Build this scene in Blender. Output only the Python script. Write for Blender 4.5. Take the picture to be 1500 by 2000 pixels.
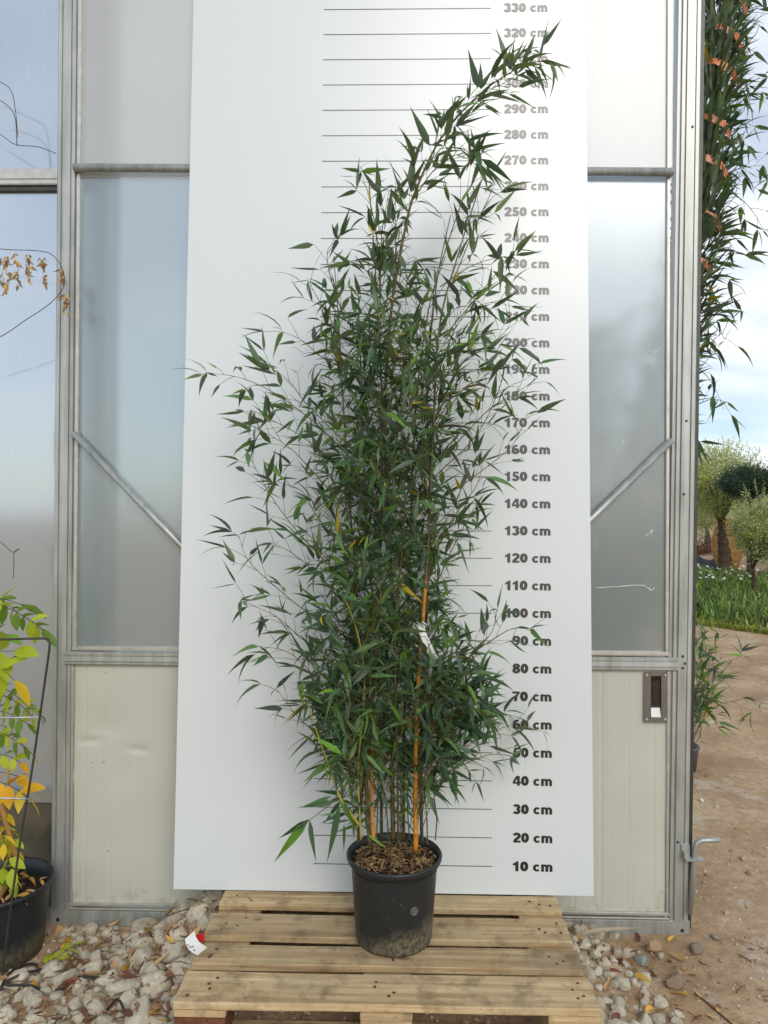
import bpy, bmesh, math, random
import numpy as np
from mathutils import Vector, Matrix, Quaternion
random.seed(7); RNG = np.random.default_rng(7)
for o in list(bpy.data.objects): bpy.data.objects.remove(o)
SC = bpy.context.scene; COL = SC.collection

# ------------------------------------------------------------------ camera
FPX, CAM = 1445.1, Vector((0.05345, -2.65641, 1.49563))
YAW, PIT, ROL = -0.02091, 0.00522, 0.00593
Fv = Vector((math.sin(YAW)*math.cos(PIT), math.cos(YAW)*math.cos(PIT), math.sin(PIT)))
R0 = Vector((math.cos(YAW), -math.sin(YAW), 0)); U0 = R0.cross(Fv)
Rv = math.cos(ROL)*R0 + math.sin(ROL)*U0; Uv = -math.sin(ROL)*R0 + math.cos(ROL)*U0
cd = bpy.data.cameras.new('camera'); cam = bpy.data.objects.new('camera', cd); COL.objects.link(cam)
cd.sensor_fit = 'VERTICAL'; cd.sensor_height = 36; cd.lens = FPX/2000*36; cd.clip_start = .05; cd.clip_end = 2000
M = Matrix.Identity(4)
for i in range(3): M[i][0], M[i][1], M[i][2], M[i][3] = Rv[i], Uv[i], -Fv[i], CAM[i]
cam.matrix_world = M; SC.camera = cam
def ray(u, v): return Fv + Rv*((u-750)/FPX) + Uv*((1000-v)/FPX)
def at(u, v, Y):                      # photo pixel -> point on the vertical plane y = Y
    d = ray(u, v); return CAM + d*((Y-CAM.y)/d.y)
def onz(u, v, z):                     # photo pixel -> point on the level z
    d = ray(u, v); return CAM + d*((z-CAM.z)/d.z)
def pix(p):
    d = Vector(p)-CAM; z = d.dot(Fv); return 750+FPX*d.dot(Rv)/z, 1000-FPX*d.dot(Uv)/z

# ------------------------------------------------------------------ sky, sun, exposure
SUN = Vector((.25, -.80, .585)).normalized()
EL = math.asin(SUN.z); ROT = math.atan2(SUN.x, SUN.y)
w = bpy.data.worlds.new('World'); SC.world = w; w.use_nodes = True
nt = w.node_tree; nt.nodes.clear(); L = nt.links.new
out = nt.nodes.new('ShaderNodeOutputWorld'); bg = nt.nodes.new('ShaderNodeBackground'); bg.inputs[1].default_value = .15
sky = nt.nodes.new('ShaderNodeTexSky'); sky.sky_type = 'NISHITA'; sky.sun_disc = False
sky.sun_elevation = EL; sky.sun_rotation = ROT; sky.air_density = 1.0; sky.dust_density = 1.2; sky.ozone_density = 1.5
tc = nt.nodes.new('ShaderNodeTexCoord')
sep = nt.nodes.new('ShaderNodeSeparateXYZ'); L(tc.outputs['Generated'], sep.inputs[0])
def mth(op, a, b=None, c=None):
    n = nt.nodes.new('ShaderNodeMath'); n.operation = op
    for i, x in enumerate((a, b, c)):
        if x is None: continue
        if isinstance(x, (int, float)): n.inputs[i].default_value = x
        else: L(x, n.inputs[i])
    return n.outputs[0]
den = mth('ADD', mth('MAXIMUM', sep.outputs[2], 0.0), .28)
cmb = nt.nodes.new('ShaderNodeCombineXYZ')
L(mth('DIVIDE', sep.outputs[0], den), cmb.inputs[0]); L(mth('DIVIDE', sep.outputs[1], den), cmb.inputs[1])
nz = nt.nodes.new('ShaderNodeTexNoise'); nz.inputs['Scale'].default_value = 1.5; nz.inputs['Detail'].default_value = 6; nz.inputs['Roughness'].default_value = .52
mp = nt.nodes.new('ShaderNodeMapping'); mp.inputs['Location'].default_value = (3.1, 1.7, .4); mp.inputs['Scale'].default_value = (1, 1.7, 1)
L(cmb.outputs[0], mp.inputs[0]); L(mp.outputs[0], nz.inputs['Vector'])
cr = nt.nodes.new('ShaderNodeValToRGB'); cr.color_ramp.elements[0].position = .36; cr.color_ramp.elements[1].position = .62
cr.color_ramp.elements[0].color = (.12, .12, .12, 1); cr.color_ramp.elements[1].color = (.9, .9, .9, 1)
L(nz.outputs['Fac'], cr.inputs[0])
mx = nt.nodes.new('ShaderNodeMixRGB'); mx.inputs[2].default_value = (7.0, 7.3, 7.8, 1)
L(cr.outputs[0], mx.inputs[0]); L(sky.outputs[0], mx.inputs[1]); L(mx.outputs[0], bg.inputs[0]); L(bg.outputs[0], out.inputs[0])
sl = bpy.data.lights.new('sun', 'SUN'); sl.energy = 1.15; sl.angle = math.radians(30); sl.color = (1, .95, .87)
so = bpy.data.objects.new('sun', sl); COL.objects.link(so); so.rotation_euler = (-SUN).to_track_quat('-Z', 'Y').to_euler(); so.location = SUN*30
vs = SC.view_settings; vs.view_transform = 'Standard'; vs.look = 'None'; vs.gamma = 1; vs.use_curve_mapping = False; vs.exposure = 0.08
SC.render.engine = 'CYCLES'
SC.cycles.max_bounces = 10; SC.cycles.transmission_bounces = 8; SC.cycles.transparent_max_bounces = 16

# ------------------------------------------------------------------ helpers
def S(r, g, b):                       # sRGB 0-255 -> linear
    f = lambda c: (c/255/12.92 if c/255 <= .04045 else ((c/255+.055)/1.055)**2.4)
    return (f(r), f(g), f(b), 1)
class NT:
    def __init__(s, name):
        s.m = bpy.data.materials.new(name); s.m.use_nodes = True; s.t = s.m.node_tree; s.t.nodes.clear()
        s.out = s.n('OutputMaterial')
    def n(s, ty, **kw):
        n = s.t.nodes.new('ShaderNode'+ty)
        for k, v in kw.items():
            if hasattr(n, k) and k not in ('Scale',): setattr(n, k, v)
            else: s.set(n, k, v)
        return n
    def set(s, n, k, v):
        i = n.inputs[int(k[1:])] if k[0] == '_' and k[1:].isdigit() else n.inputs[k.replace('_', ' ')]
        if isinstance(v, bpy.types.NodeSocket): s.t.links.new(v, i)
        else: i.default_value = v
    def noise(s, vec, scale, detail=4, rough=.55):
        n = s.n('TexNoise'); s.set(n, 'Scale', scale); s.set(n, 'Detail', detail); s.set(n, 'Roughness', rough)
        if vec is not None: s.set(n, 'Vector', vec)
        return n.outputs['Fac']
    def obj(s, scale=(1, 1, 1), rnd=False):
        c = s.n('TexCoord'); m = s.n('Mapping'); s.set(m, 'Vector', c.outputs['Object']); s.set(m, 'Scale', scale)
        if rnd:
            oi = s.n('ObjectInfo'); mu = s.n('VectorMath', operation='SCALE'); s.set(mu, '_0', (17., 31., 23.)); s.set(mu, 'Scale', oi.outputs['Random'])
            s.set(m, 'Location', mu.outputs[0])
        return m.outputs[0]
    def ramp(s, fac, *stops):
        r = s.n('ValToRGB'); e = r.color_ramp.elements
        while len(e) < len(stops): e.new(.5)
        for q, (p, c) in zip(e, stops):
            q.position = p; q.color = c if isinstance(c, tuple) else (c, c, c, 1)
        s.set(r, 'Fac', fac); return r.outputs[0]
    def mix(s, fac, a, b, mode='MIX'):
        m = s.n('MixRGB', blend_type=mode); s.set(m, '_0', fac); s.set(m, '_1', a); s.set(m, '_2', b); return m.outputs[0]
    def math(s, op, a, b=0.):
        m = s.n('Math', operation=op); s.set(m, '_0', a); s.set(m, '_1', b); return m.outputs[0]
    def bump(s, h, strength=.3, dist=.01):
        b = s.n('Bump'); s.set(b, 'Height', h); s.set(b, 'Strength', strength); s.set(b, 'Distance', dist); return b.outputs[0]
    def bsdf(s, col, rough=.6, metal=0, spec=.5, normal=None):
        p = s.n('BsdfPrincipled'); s.set(p, 'Base Color', col); s.set(p, 'Roughness', rough); s.set(p, 'Metallic', metal); s.set(p, 'Specular IOR Level', spec)
        if normal is not None: s.set(p, 'Normal', normal)
        return p
    def end(s, sh):
        s.t.links.new(sh.outputs[0] if hasattr(sh, 'outputs') else sh, s.out.inputs[0]); return s.m
def plain(name, col, rough=.6, metal=0, spec=.5, var=.12, scale=30., bump=0.):
    k = NT(name); v = k.obj((1, 1, 1), True); f = k.noise(v, scale)
    c = k.mix(1., col, k.ramp(f, (.3, 1-var*2), (.7, 1.)), 'MULTIPLY')
    return k.end(k.bsdf(c, rough, metal, spec, k.bump(f, bump) if bump else None))

def mesh(name, V, F, mats=(), smooth=False, mi=None):
    me = bpy.data.meshes.new(name); me.from_pydata([tuple(v) for v in V], [], F); me.update()
    for m in (mats if isinstance(mats, (list, tuple)) else [mats]): me.materials.append(m)
    if smooth: me.polygons.foreach_set('use_smooth', [True]*len(me.polygons))
    if mi is not None: me.polygons.foreach_set('material_index', mi)
    return me
def link(name, me, parent=None, label=None, cat=None, group=None, kind=None, mw=None):
    o = bpy.data.objects.new(name, me); COL.objects.link(o)
    if mw is not None: o.matrix_world = mw
    if parent is not None:
        o.parent = parent; o.matrix_parent_inverse = PINV.get(parent.name) or Matrix.Identity(4)
        if mw is not None: o.matrix_basis = mw
    for k, v in (('label', label), ('category', cat), ('group', group), ('kind', kind)):
        if v: o[k] = v
    return o
PINV = {}
def empty(name, loc, label, cat, group=None):
    o = bpy.data.objects.new(name, None); COL.objects.link(o); o.location = loc; o.empty_display_size = .05
    o['label'] = label; o['category'] = cat
    if group: o['group'] = group
    PINV[o.name] = Matrix.Translation(-Vector(loc)); return o
class MB:
    """collects shapes into one mesh (world coordinates)"""
    def __init__(s): s.v = []; s.f = []; s.mi = []
    def add(s, V, F, m=0):
        n = len(s.v); s.v += [tuple(x) for x in V]; s.f += [tuple(i+n for i in f) for f in F]; s.mi += [m]*len(F); return s
    def box(s, a, b, m=0, bev=0., rot=None, piv=None):
        x0, y0, z0 = a; x1, y1, z1 = b
        if bev:
            bm = bmesh.new(); bmesh.ops.create_cube(bm, size=1)
            for v in bm.verts: v.co = Vector(((x0+x1)/2+v.co.x*(x1-x0), (y0+y1)/2+v.co.y*(y1-y0), (z0+z1)/2+v.co.z*(z1-z0)))
            bmesh.ops.bevel(bm, geom=bm.edges[:], offset=bev, segments=2, affect='EDGES')
            V = [v.co.copy() for v in bm.verts]; bm.verts.index_update(); F = [[v.index for v in f.verts] for f in bm.faces]; bm.free()
        else:
            V = [Vector(p) for p in ((x0,y0,z0),(x1,y0,z0),(x1,y1,z0),(x0,y1,z0),(x0,y0,z1),(x1,y0,z1),(x1,y1,z1),(x0,y1,z1))]
            F = [(0,3,2,1),(4,5,6,7),(0,1,5,4),(1,2,6,5),(2,3,7,6),(3,0,4,7)]
        if rot is not None: piv = Vector(piv); V = [rot @ (v-piv)+piv for v in V]
        return s.add(V, F, m)
    def tube(s, pts, rad, n=8, m=0, cap=True):
        P = [Vector(p) for p in pts]; V = []; F = []; prev = None
        for i, p in enumerate(P):
            t = (P[min(i+1, len(P)-1)]-P[max(i-1, 0)]).normalized()
            if prev is None: a = t.orthogonal().normalized()
            else: a = (prev-t*prev.dot(t)); a = a.normalized() if a.length > 1e-6 else t.orthogonal().normalized()
            prev = a; b = t.cross(a); r = rad[i] if isinstance(rad, (list, tuple)) else rad
            for k in range(n):
                an = 2*math.pi*k/n; V.append(p+a*(math.cos(an)*r)+b*(math.sin(an)*r))
        for i in range(len(P)-1):
            for k in range(n): F.append((i*n+k, i*n+(k+1) % n, (i+1)*n+(k+1) % n, (i+1)*n+k))
        if cap: F.append(tuple(range(n-1, -1, -1))); F.append(tuple((len(P)-1)*n+k for k in range(n)))
        return s.add(V, F, m)
    def lathe(s, prof, c, n=48, m=0):
        c = Vector(c); V = [c+Vector((r*math.cos(2*math.pi*k/n), r*math.sin(2*math.pi*k/n), z)) for r, z in prof for k in range(n)]
        F = [(i*n+k, i*n+(k+1) % n, (i+1)*n+(k+1) % n, (i+1)*n+k) for i in range(len(prof)-1) for k in range(n)]
        return s.add(V, F, m)
    def extr(s, prof, z0, z1, m=0):   # closed (x,y) outline extruded along z
        n = len(prof); V = [(x, y, z0) for x, y in prof]+[(x, y, z1) for x, y in prof]
        F = [(i, (i+1) % n, n+(i+1) % n, n+i) for i in range(n)]+[tuple(range(n-1, -1, -1)), tuple(range(n, 2*n))]
        return s.add(V, F, m)
    def build(s, name, mats, parent=None, smooth=False, **kw):
        me = mesh(name, s.v, s.f, mats, smooth, s.mi); return link(name, me, parent, **kw)
def spline(pts, n):
    P = [Vector(p) for p in pts]; P = [P[0]*2-P[1]]+P+[P[-1]*2-P[-2]]; o = []
    for i in range(1, len(P)-2):
        a, b, c, d = P[i-1:i+3]
        for k in range(n):
            t = k/n; o.append(.5*((2*b)+(c-a)*t+(2*a-5*b+4*c-d)*t*t+(3*b-a-3*c+d)*t**3))
    o.append(P[-2]); return o
def rnd(a, b): return random.uniform(a, b)

# ------------------------------------------------------------------ terrain
def sstep(a, b, x): t = min(1, max(0, (x-a)/(b-a))); return t*t*(3-2*t)
def gz(x, y):
    z = -.092
    dx = max(0, abs(x-.02)-.62); dy = max(0, -.75-y, y-.02); d = math.hypot(dx, dy)
    z += .085*(1-sstep(0.0, .32, d))
    if x < 0: z += .075*math.exp(-((x+.66)/.13)**2-((y-.05)/.16)**2)
    z += .010*math.sin(x*5.1+y*3.3)*math.cos(y*6.7-x*2.1)*sstep(.0, .3, abs(x)) if y < 6 else 0
    z += .022*math.sin(x*1.3+.5)*math.sin(y*1.1)*sstep(.6, 2.5, y)
    return z
def axis(lo, hi, far):
    a = [lo]; s = .03
    while a[-1] < hi: a.append(a[-1]+.035)
    s = .05; r = []; x = hi
    while x < far: s *= 1.22; x += s; r.append(x)
    s = .05; l = []; x = lo
    while x > -far: s *= 1.22; x -= s; l.append(x)
    return l[::-1]+a+r
XS, YS = axis(-1.7, 2.4, 600), axis(-.9, 3.2, 600)
k = NT('dirt'); v = k.obj()
n1 = k.noise(v, 2.2, 6); n2 = k.noise(v, 22, 6, .65); n3 = k.noise(v, 120, 4, .7)
c = k.ramp(n1, (.3, S(150, 122, 92)), (.5, S(186, 156, 120)), (.72, S(208, 184, 148)))
c = k.mix(k.ramp(n2, (.35, 0.), (.66, .6)), c, S(140, 114, 88))
c = k.mix(k.ramp(n3, (.55, 0.), (.7, .55)), c, S(196, 182, 156))
c = k.mix(k.ramp(k.noise(v, 3.7, 7, .7), (.56, 0.), (.66, .6)), c, S(206, 196, 178))
vo = k.n('TexVoronoi'); k.set(vo, 'Vector', v); k.set(vo, 'Scale', 38.)
c = k.mix(k.math('MULTIPLY', k.ramp(vo.outputs['Distance'], (.12, 1.), (.2, 0.)), k.ramp(k.noise(v, 9), (.5, 0.), (.62, .8))), c, S(200, 190, 170))
h = k.math('ADD', k.math('MULTIPLY', n2, 1.), k.math('MULTIPLY', n3, .5))
DIRT = k.end(k.bsdf(c, .95, 0, .2, k.bump(h, .6, .02)))
V = [(x, y, gz(x, y)) for y in YS for x in XS]; nx = len(XS)
F = [(j*nx+i, j*nx+i+1, (j+1)*nx+i+1, (j+1)*nx+i) for j in range(len(YS)-1) for i in range(nx-1)]
GROUND = link('ground', mesh('ground', V, F, DIRT, True), kind='structure')
PINV[GROUND.name] = Matrix.Identity(4)

# ------------------------------------------------------------------ materials
k = NT('galvanised_steel'); v = k.obj((1, 1, .25), True)
f = k.noise(v, 18, 5, .6); f2 = k.noise(k.obj((60, 60, 1.2), True), 1., 3)
c = k.mix(k.ramp(f, (.35, 0.), (.65, 1.)), S(150, 156, 152), S(186, 190, 186)); c = k.mix(.35, c, k.ramp(f2, (.3, S(140, 142, 136)), (.7, S(205, 207, 202))))
vd = k.noise(k.obj((1, 1, .6), True), 5, 5, .7); c = k.mix(k.ramp(vd, (.6, 0.), (.75, .45)), c, S(128, 120, 100))
GALV = k.end(k.bsdf(c, k.math('ADD', k.math('MULTIPLY', f, .25), .28), .5, .5, k.bump(f2, .08)))
DARKMETAL = plain('dark_steel', S(84, 84, 80), .45, .7, .5, .15, 40)
STEEL = plain('stainless_steel', S(150, 148, 144), .3, .85, .5, .1, 60)
ALU = plain('aluminium_bead', S(205, 203, 194), .38, .55, .5, .1, 30)
k = NT('cream_panel'); v = k.obj(); f = k.noise(v, 3.5, 5); f2 = k.noise(v, 220, 2)
sp = k.noise(v, 60, 2); c = k.mix(k.ramp(f, (.35, 0.), (.75, .35)), S(192, 193, 180), S(178, 178, 162)); c = k.mix(k.ramp(sp, (.74, 0.), (.78, .7)), c, S(110, 100, 80))
gr = k.noise(k.obj((14, 1, .7)), 2., 4); c = k.mix(k.ramp(gr, (.55, 0.), (.85, .16)), c, S(150, 148, 128))
gg = k.n('NewGeometry'); sz = k.n('SeparateXYZ'); k.set(sz, '_0', gg.outputs['Position'])
spl = k.math('SUBTRACT', k.math('ADD', k.noise(v, 24, 6, .75), k.math('MULTIPLY', k.noise(v, 5, 3), .5)), k.math('MULTIPLY', sz.outputs[2], 1.6)); c = k.mix(k.ramp(spl, (.72, 0.), (.98, .6)), c, S(140, 124, 96))      # dried mud splashes
CREAM = k.end(k.bsdf(c, .5, 0, .4, k.bump(f2, .05)))
def film(name, tint, diff, gl, rr, rg, dark=1.):
    k = NT(name); v = k.obj(); f = k.noise(v, 3, 4); f2 = k.noise(v, 90, 3)
    tr = k.n('BsdfRefraction', IOR=1.28); k.set(tr, 'Roughness', rr); k.set(tr, 'Color', tint)
    df = k.n('BsdfDiffuse'); sc = k.ramp(k.noise(k.obj((9, 9, 2)), 6, 6, .7), (.6, diff), (.7, tuple(min(1, x*1.6) for x in diff[:3])+(1,))); k.set(df, 'Color', k.mix(k.ramp(f, (.3, 0.), (.7, .5)), sc, tuple(x*.85 for x in diff[:3])+(1,)))
    tl = k.n('BsdfTranslucent'); k.set(tl, 'Color', diff)
    m1 = k.n('MixShader'); k.set(m1, '_0', .45); k.set(m1, '_1', df.outputs[0]); k.set(m1, '_2', tl.outputs[0])
    m2 = k.n('MixShader'); k.set(m2, '_0', dark); k.set(m2, '_1', tr.outputs[0]); k.set(m2, '_2', m1.outputs[0])
    gb = k.n('BsdfGlossy'); k.set(gb, 'Roughness', rg); k.set(gb, 'Normal', k.bump(k.noise(v, 1.2, 2), .03, .05)); k.set(gb, 'Color', (.95, .97, 1, 1))
    m3 = k.n('MixShader'); k.set(m3, '_0', k.math('ADD', k.math('MULTIPLY', f2, .04), gl)); k.set(m3, '_1', m2.outputs[0]); k.set(m3, '_2', gb.outputs[0])
    return k.end(m3)
FILM = film('frosted_film', (.83, .87, .87, 1), S(188, 202, 203), .10, .34, .2, .40)
FILMTOP = film('white_frosted_film', (.9, .92, .9, 1), S(226, 228, 222), .09, .4, .32, .6)
GLASS = film('greenhouse_film', (.8, .88, .92, 1), S(200, 212, 216), .32, .42, .10, .55)
k = NT('white_board'); v = k.obj(); f = k.noise(v, 2.5, 3)
c = k.mix(k.ramp(f, (.3, 0.), (.7, .2)), S(212, 219, 219), S(206, 213, 215)); st = k.noise(k.obj((1, 1, .8)), 45, 3, .7); c = k.mix(k.ramp(st, (.76, 0.), (.8, .4)), c, S(180, 178, 170))
BOARD = k.end(k.bsdf(c, .28, 0, 1.0, k.bump(k.noise(v, 1.6, 2), .04, .05)))
INK = NT('black_ink'); INK = INK.end(INK.bsdf(S(24, 24, 26), .28, 0, 1.0))
k = NT('pallet_wood'); v = k.obj((1, 1, 1), True)
g = k.noise(k.obj((2.2, 55, 55), True), 1., 5, .6); big = k.noise(v, 4.5, 4); fine = k.noise(k.obj((9, 260, 260), True), 1., 3)
c = k.ramp(g, (.25, S(146, 116, 80)), (.5, S(190, 164, 122)), (.75, S(216, 196, 156)))
c = k.mix(k.ramp(big, (.4, 0.), (.68, .6)), c, S(156, 140, 112)); c = k.mix(k.ramp(fine, (.6, 0.), (.75, .35)), c, S(116, 94, 68))
stn = k.noise(v, 11, 5, .7); c = k.mix(k.ramp(stn, (.5, 0.), (.7, .75)), c, S(112, 96, 74))
vo = k.n('TexVoronoi'); k.set(vo, 'Vector', k.obj((2.2, 7, 7), True)); k.set(vo, 'Scale', 1.6); c = k.mix(k.ramp(vo.outputs['Distance'], (.05, .7), (.1, 0.)), c, S(104, 76, 50))
oi = k.n('ObjectInfo'); c = k.mix(1., c, k.ramp(oi.outputs['Random'], (0., .80), (1., 1.1)), 'MULTIPLY')
WOOD = k.end(k.bsdf(c, .85, 0, .25, k.bump(k.math('ADD', g, fine), .35, .004)))
CHIP = plain('pressed_chip_block', S(126, 84, 62), .9, 0, .2, .25, 70, .4)
RUST = plain('rusty_nail', S(98, 78, 60), .7, .4, .4, .2, 60)
k = NT('black_plastic_dirty'); v = k.obj((1, 1, 1), True); f = k.noise(v, 9, 6, .7); f2 = k.noise(v, 70, 4, .7)
g = k.n('SeparateXYZ'); tcn = k.n('TexCoord'); k.set(g, '_0', tcn.outputs['Generated'])
low = k.math('ADD', k.math('MULTIPLY', g.outputs[2], -1.9), k.math('MULTIPLY', g.outputs[0], .55)); low = k.math('ADD', low, k.math('MULTIPLY', f, .9))
m = k.math('MULTIPLY', k.ramp(low, (.12, 0.), (.5, 1.)), k.ramp(f2, (.35, .1), (.62, 1.)))
c = k.mix(k.math('MULTIPLY', m, .78), S(34, 38, 40), S(128, 118, 90)); c = k.mix(k.ramp(k.noise(v, 130, 2), (.66, 0.), (.74, .35)), c, S(120, 122, 118))
POTM = k.end(k.bsdf(c, k.math('ADD', k.math('MULTIPLY', m, .4), .42), 0, .45, k.bump(f2, .12, .003)))
SOIL = plain('dark_soil', S(62, 48, 38), .95, 0, .15, .3, 60, .8)
STRAW = plain('straw', S(176, 146, 100), .8, 0, .3, .25, 20)
STRAW2 = plain('straw_dark', S(120, 90, 60), .85, 0, .3, .25, 20)
def leafmat(name, col, back, rough=.42, tr=.26, var=.45):
    k = NT(name); g = k.n('NewGeometry'); oi = k.n('ObjectInfo'); r = k.math('FRACT', k.math('ADD', g.outputs['Random Per Island'], oi.outputs['Random']))
    c = k.mix(g.outputs['Backfacing'], col, back); c = k.mix(1., c, k.ramp(r, (0., 1-var), (1., 1+var*.8)), 'MULTIPLY')
    p = k.bsdf(c, rough, 0, .4); t = k.n('BsdfTranslucent'); k.set(t, 'Color', k.mix(1., c, (1.5, 1.6, .8, 1), 'MULTIPLY'))
    ms = k.n('MixShader'); k.set(ms, '_0', tr); k.set(ms, '_1', p.outputs[0]); k.set(ms, '_2', t.outputs[0]); return k.end(ms)
LDARK = leafmat('bamboo_leaf_dark', S(68, 99, 64), S(96, 118, 94)); LMID = leafmat('bamboo_leaf_mid', S(90, 120, 70), S(110, 130, 94))
LLIGHT = leafmat('bamboo_leaf_fresh', S(96, 136, 44), S(112, 144, 70)); LYEL = leafmat('bamboo_leaf_yellow', S(196, 168, 40), S(190, 166, 70))
LBLUE = leafmat('bamboo_leaf_grey', S(74, 88, 76), S(98, 108, 100))
BLM = [LDARK, LMID, LLIGHT, LYEL, LBLUE]
TWIG = plain('bamboo_twig', S(116, 112, 66), .6, 0, .3, .3, 30)
def culmmat(name, a, b, s=6., top=None):
    k = NT(name); f = k.noise(k.obj((30, 30, s)), 1., 3); c = k.ramp(f, (.35, a), (.65, b))
    if top:                               # older internodes are orange, the upper ones still olive
        g = k.n('NewGeometry'); sx = k.n('SeparateXYZ'); k.set(sx, '_0', g.outputs['Position']); z = k.math('ADD', sx.outputs[2], k.math('MULTIPLY', f, .25))
        c = k.mix(k.ramp(k.math('SUBTRACT', z, top-.35), (.45, 0.), (.52, 1.)), c, S(88, 78, 46))
    return k.end(k.bsdf(c, .38, 0, .5))
CORANGE = culmmat('orange_culm', S(204, 142, 44), S(176, 112, 38), 6., 1.24); COLIVE = culmmat('olive_culm', S(84, 74, 42), S(112, 92, 48)); CDARK = culmmat('dark_culm', S(58, 58, 42), S(84, 76, 50)); CYELG = culmmat('yellow_green_culm', S(150, 150, 60), S(176, 150, 60))
NODE = plain('culm_node', S(58, 44, 28), .6)

# ------------------------------------------------------------------ bamboo leaf machinery
def leaf_mesh(name, L_, W_, droop, mat, seg=5, fold=.25, twist=0.):
    V = []; F = []
    for i in range(seg+1):
        t = i/seg; wd = W_*.5*(math.sin(math.pi*min(1, (t*1.02+.02))**.62))*(1-.25*t) if 0 < i < seg else (.0012 if i == 0 else .0004)
        a = droop*t*t; x = L_*(t-.12*abs(droop)*t*t*t); z = -L_*a*.55; tw = twist*t
        for s_ in (-1, 0, 1):
            V.append((x, s_*wd*math.cos(tw), z+(abs(s_)*wd*fold)+s_*wd*math.sin(tw)))
    for i in range(seg):
        b = i*3; F += [(b, b+3, b+4, b+1), (b+1, b+4, b+5, b+2)]
    return mesh(name, V, F, mat, True)
LEAFSHAPES = [(d, w_, tw) for d, w_, tw in ((.15, .17, .2), (.4, .19, -.3), (.7, .18, .4), (1.0, .165, -.2), (.0, .2, .1), (-.2, .16, .3))]
TPL = {}
for mi_, mt in enumerate(BLM):
    for si, (d, w_, tw) in enumerate(LEAFSHAPES): TPL[mi_, si] = leaf_mesh('leaf', 1., w_, d, mt, 5, .25, tw)
def mesh_arrays(me):
    V = np.array([v.co[:] for v in me.vertices]); F = np.array([p.vertices[:] for p in me.polygons]); return V, F
TARR = {k_: mesh_arrays(m_) for k_, m_ in TPL.items()}
def leaf_matrix(p, d, L_, roll=None):
    d = Vector(d).normalized(); up = Vector((0, 0, 1)); y = up.cross(d)
    y = y.normalized() if y.length > .05 else Vector((1, 0, 0)); z = d.cross(y)
    m = Matrix((d, y, z)).transposed(); m = m @ Matrix.Rotation(rnd(-1.0, 1.0) if roll is None else roll, 3, 'X')
    return Matrix.Translation(p) @ m.to_4x4() @ Matrix.Scale(L_, 4)
def bake(leaves, name, mats, parent, arr=None, **kw):
    arr = arr or TARR; VV = []; FF = []; MI = []; n = 0
    for key, m in leaves:
        V, F = arr[key]; A = np.array(m); VV.append(V @ A[:3, :3].T+A[:3, 3]); FF.append(F+n); n += len(V); MI += [key[0]]*len(F)
    me = mesh(name, np.concatenate(VV).tolist(), np.concatenate(FF).tolist(), mats, True, MI); return link(name, me, parent, kind='stuff', **kw)
def pickmat(w_=(48, 34, 8, 1.3, 9)): return random.choices(range(5), w_)[0]
def jitter(d, s): return (Vector(d)+Vector((random.gauss(0, s), random.gauss(0, s), random.gauss(0, s)))).normalized()
def fan(p, d, leaves, n, Lm, mw=None, spread=.5, grav=.25, shapes=6):
    for i in range(n):
        q = jitter(d, spread); q.z -= grav*random.random(); 
        leaves.append(((pickmat(mw) if mw else pickmat(), random.randrange(shapes)), leaf_matrix(p, q, Lm*rnd(.5, 1.4))))
def branch(pts, leaves, tw, Lm=.095, step=.055, side=.07, n=(2, 4), mw=None, r=.0022, start=.12, spread=.5, grav=.25):
    P = spline(pts, 6); tw.tube(P, [r*(1-.75*i/len(P)) for i in range(len(P))], 5, 0, False)
    tot = sum((P[i+1]-P[i]).length for i in range(len(P)-1)); acc = 0; nxt = tot*start; sg = 1
    for i in range(len(P)-1):
        t = (P[i+1]-P[i]); acc += t.length
        if acc >= nxt:
            nxt += step*rnd(.7, 1.4); sg = -sg; t = t.normalized()
            sd = t.cross(Vector((0, -1, 0))).normalized()*sg
            d = (t*1.0+sd*rnd(.4, .9)+Vector((0, rnd(-.5, .5), rnd(0, .3)))).normalized(); e = P[i]+d*side*rnd(.4, 1.3)
            tw.tube([P[i], (P[i]+e)/2+Vector((0, 0, .004)), e], [.0011, .0009, .0007], 4, 0, False)
            fan(e, d, leaves, random.randint(*n), Lm, mw, spread, grav)
    fan(P[-1], (P[-1]-P[-2]), leaves, random.randint(2, 4), Lm, mw, spread*.8, grav)
def culm(pts, r0, r1, mat, parent, step=.17, cut=None):
    P = spline(pts, 14); mb = MB(); acc = 0; rr = []; Q = []; nxt = .05
    for i, p in enumerate(P):
        if i: acc += (p-P[i-1]).length
        t = i/(len(P)-1); r = r0+(r1-r0)*t
        Q.append(p); rr.append(r)
        if acc > nxt:
            nxt += step; Q += [p+Vector((0, 0, .002)), p+Vector((0, 0, .004))]; rr += [r*1.28, r*1.02]
    mb.tube(Q, rr, 8, 0); return mb.build('culm', [mat], parent, True)

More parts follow.
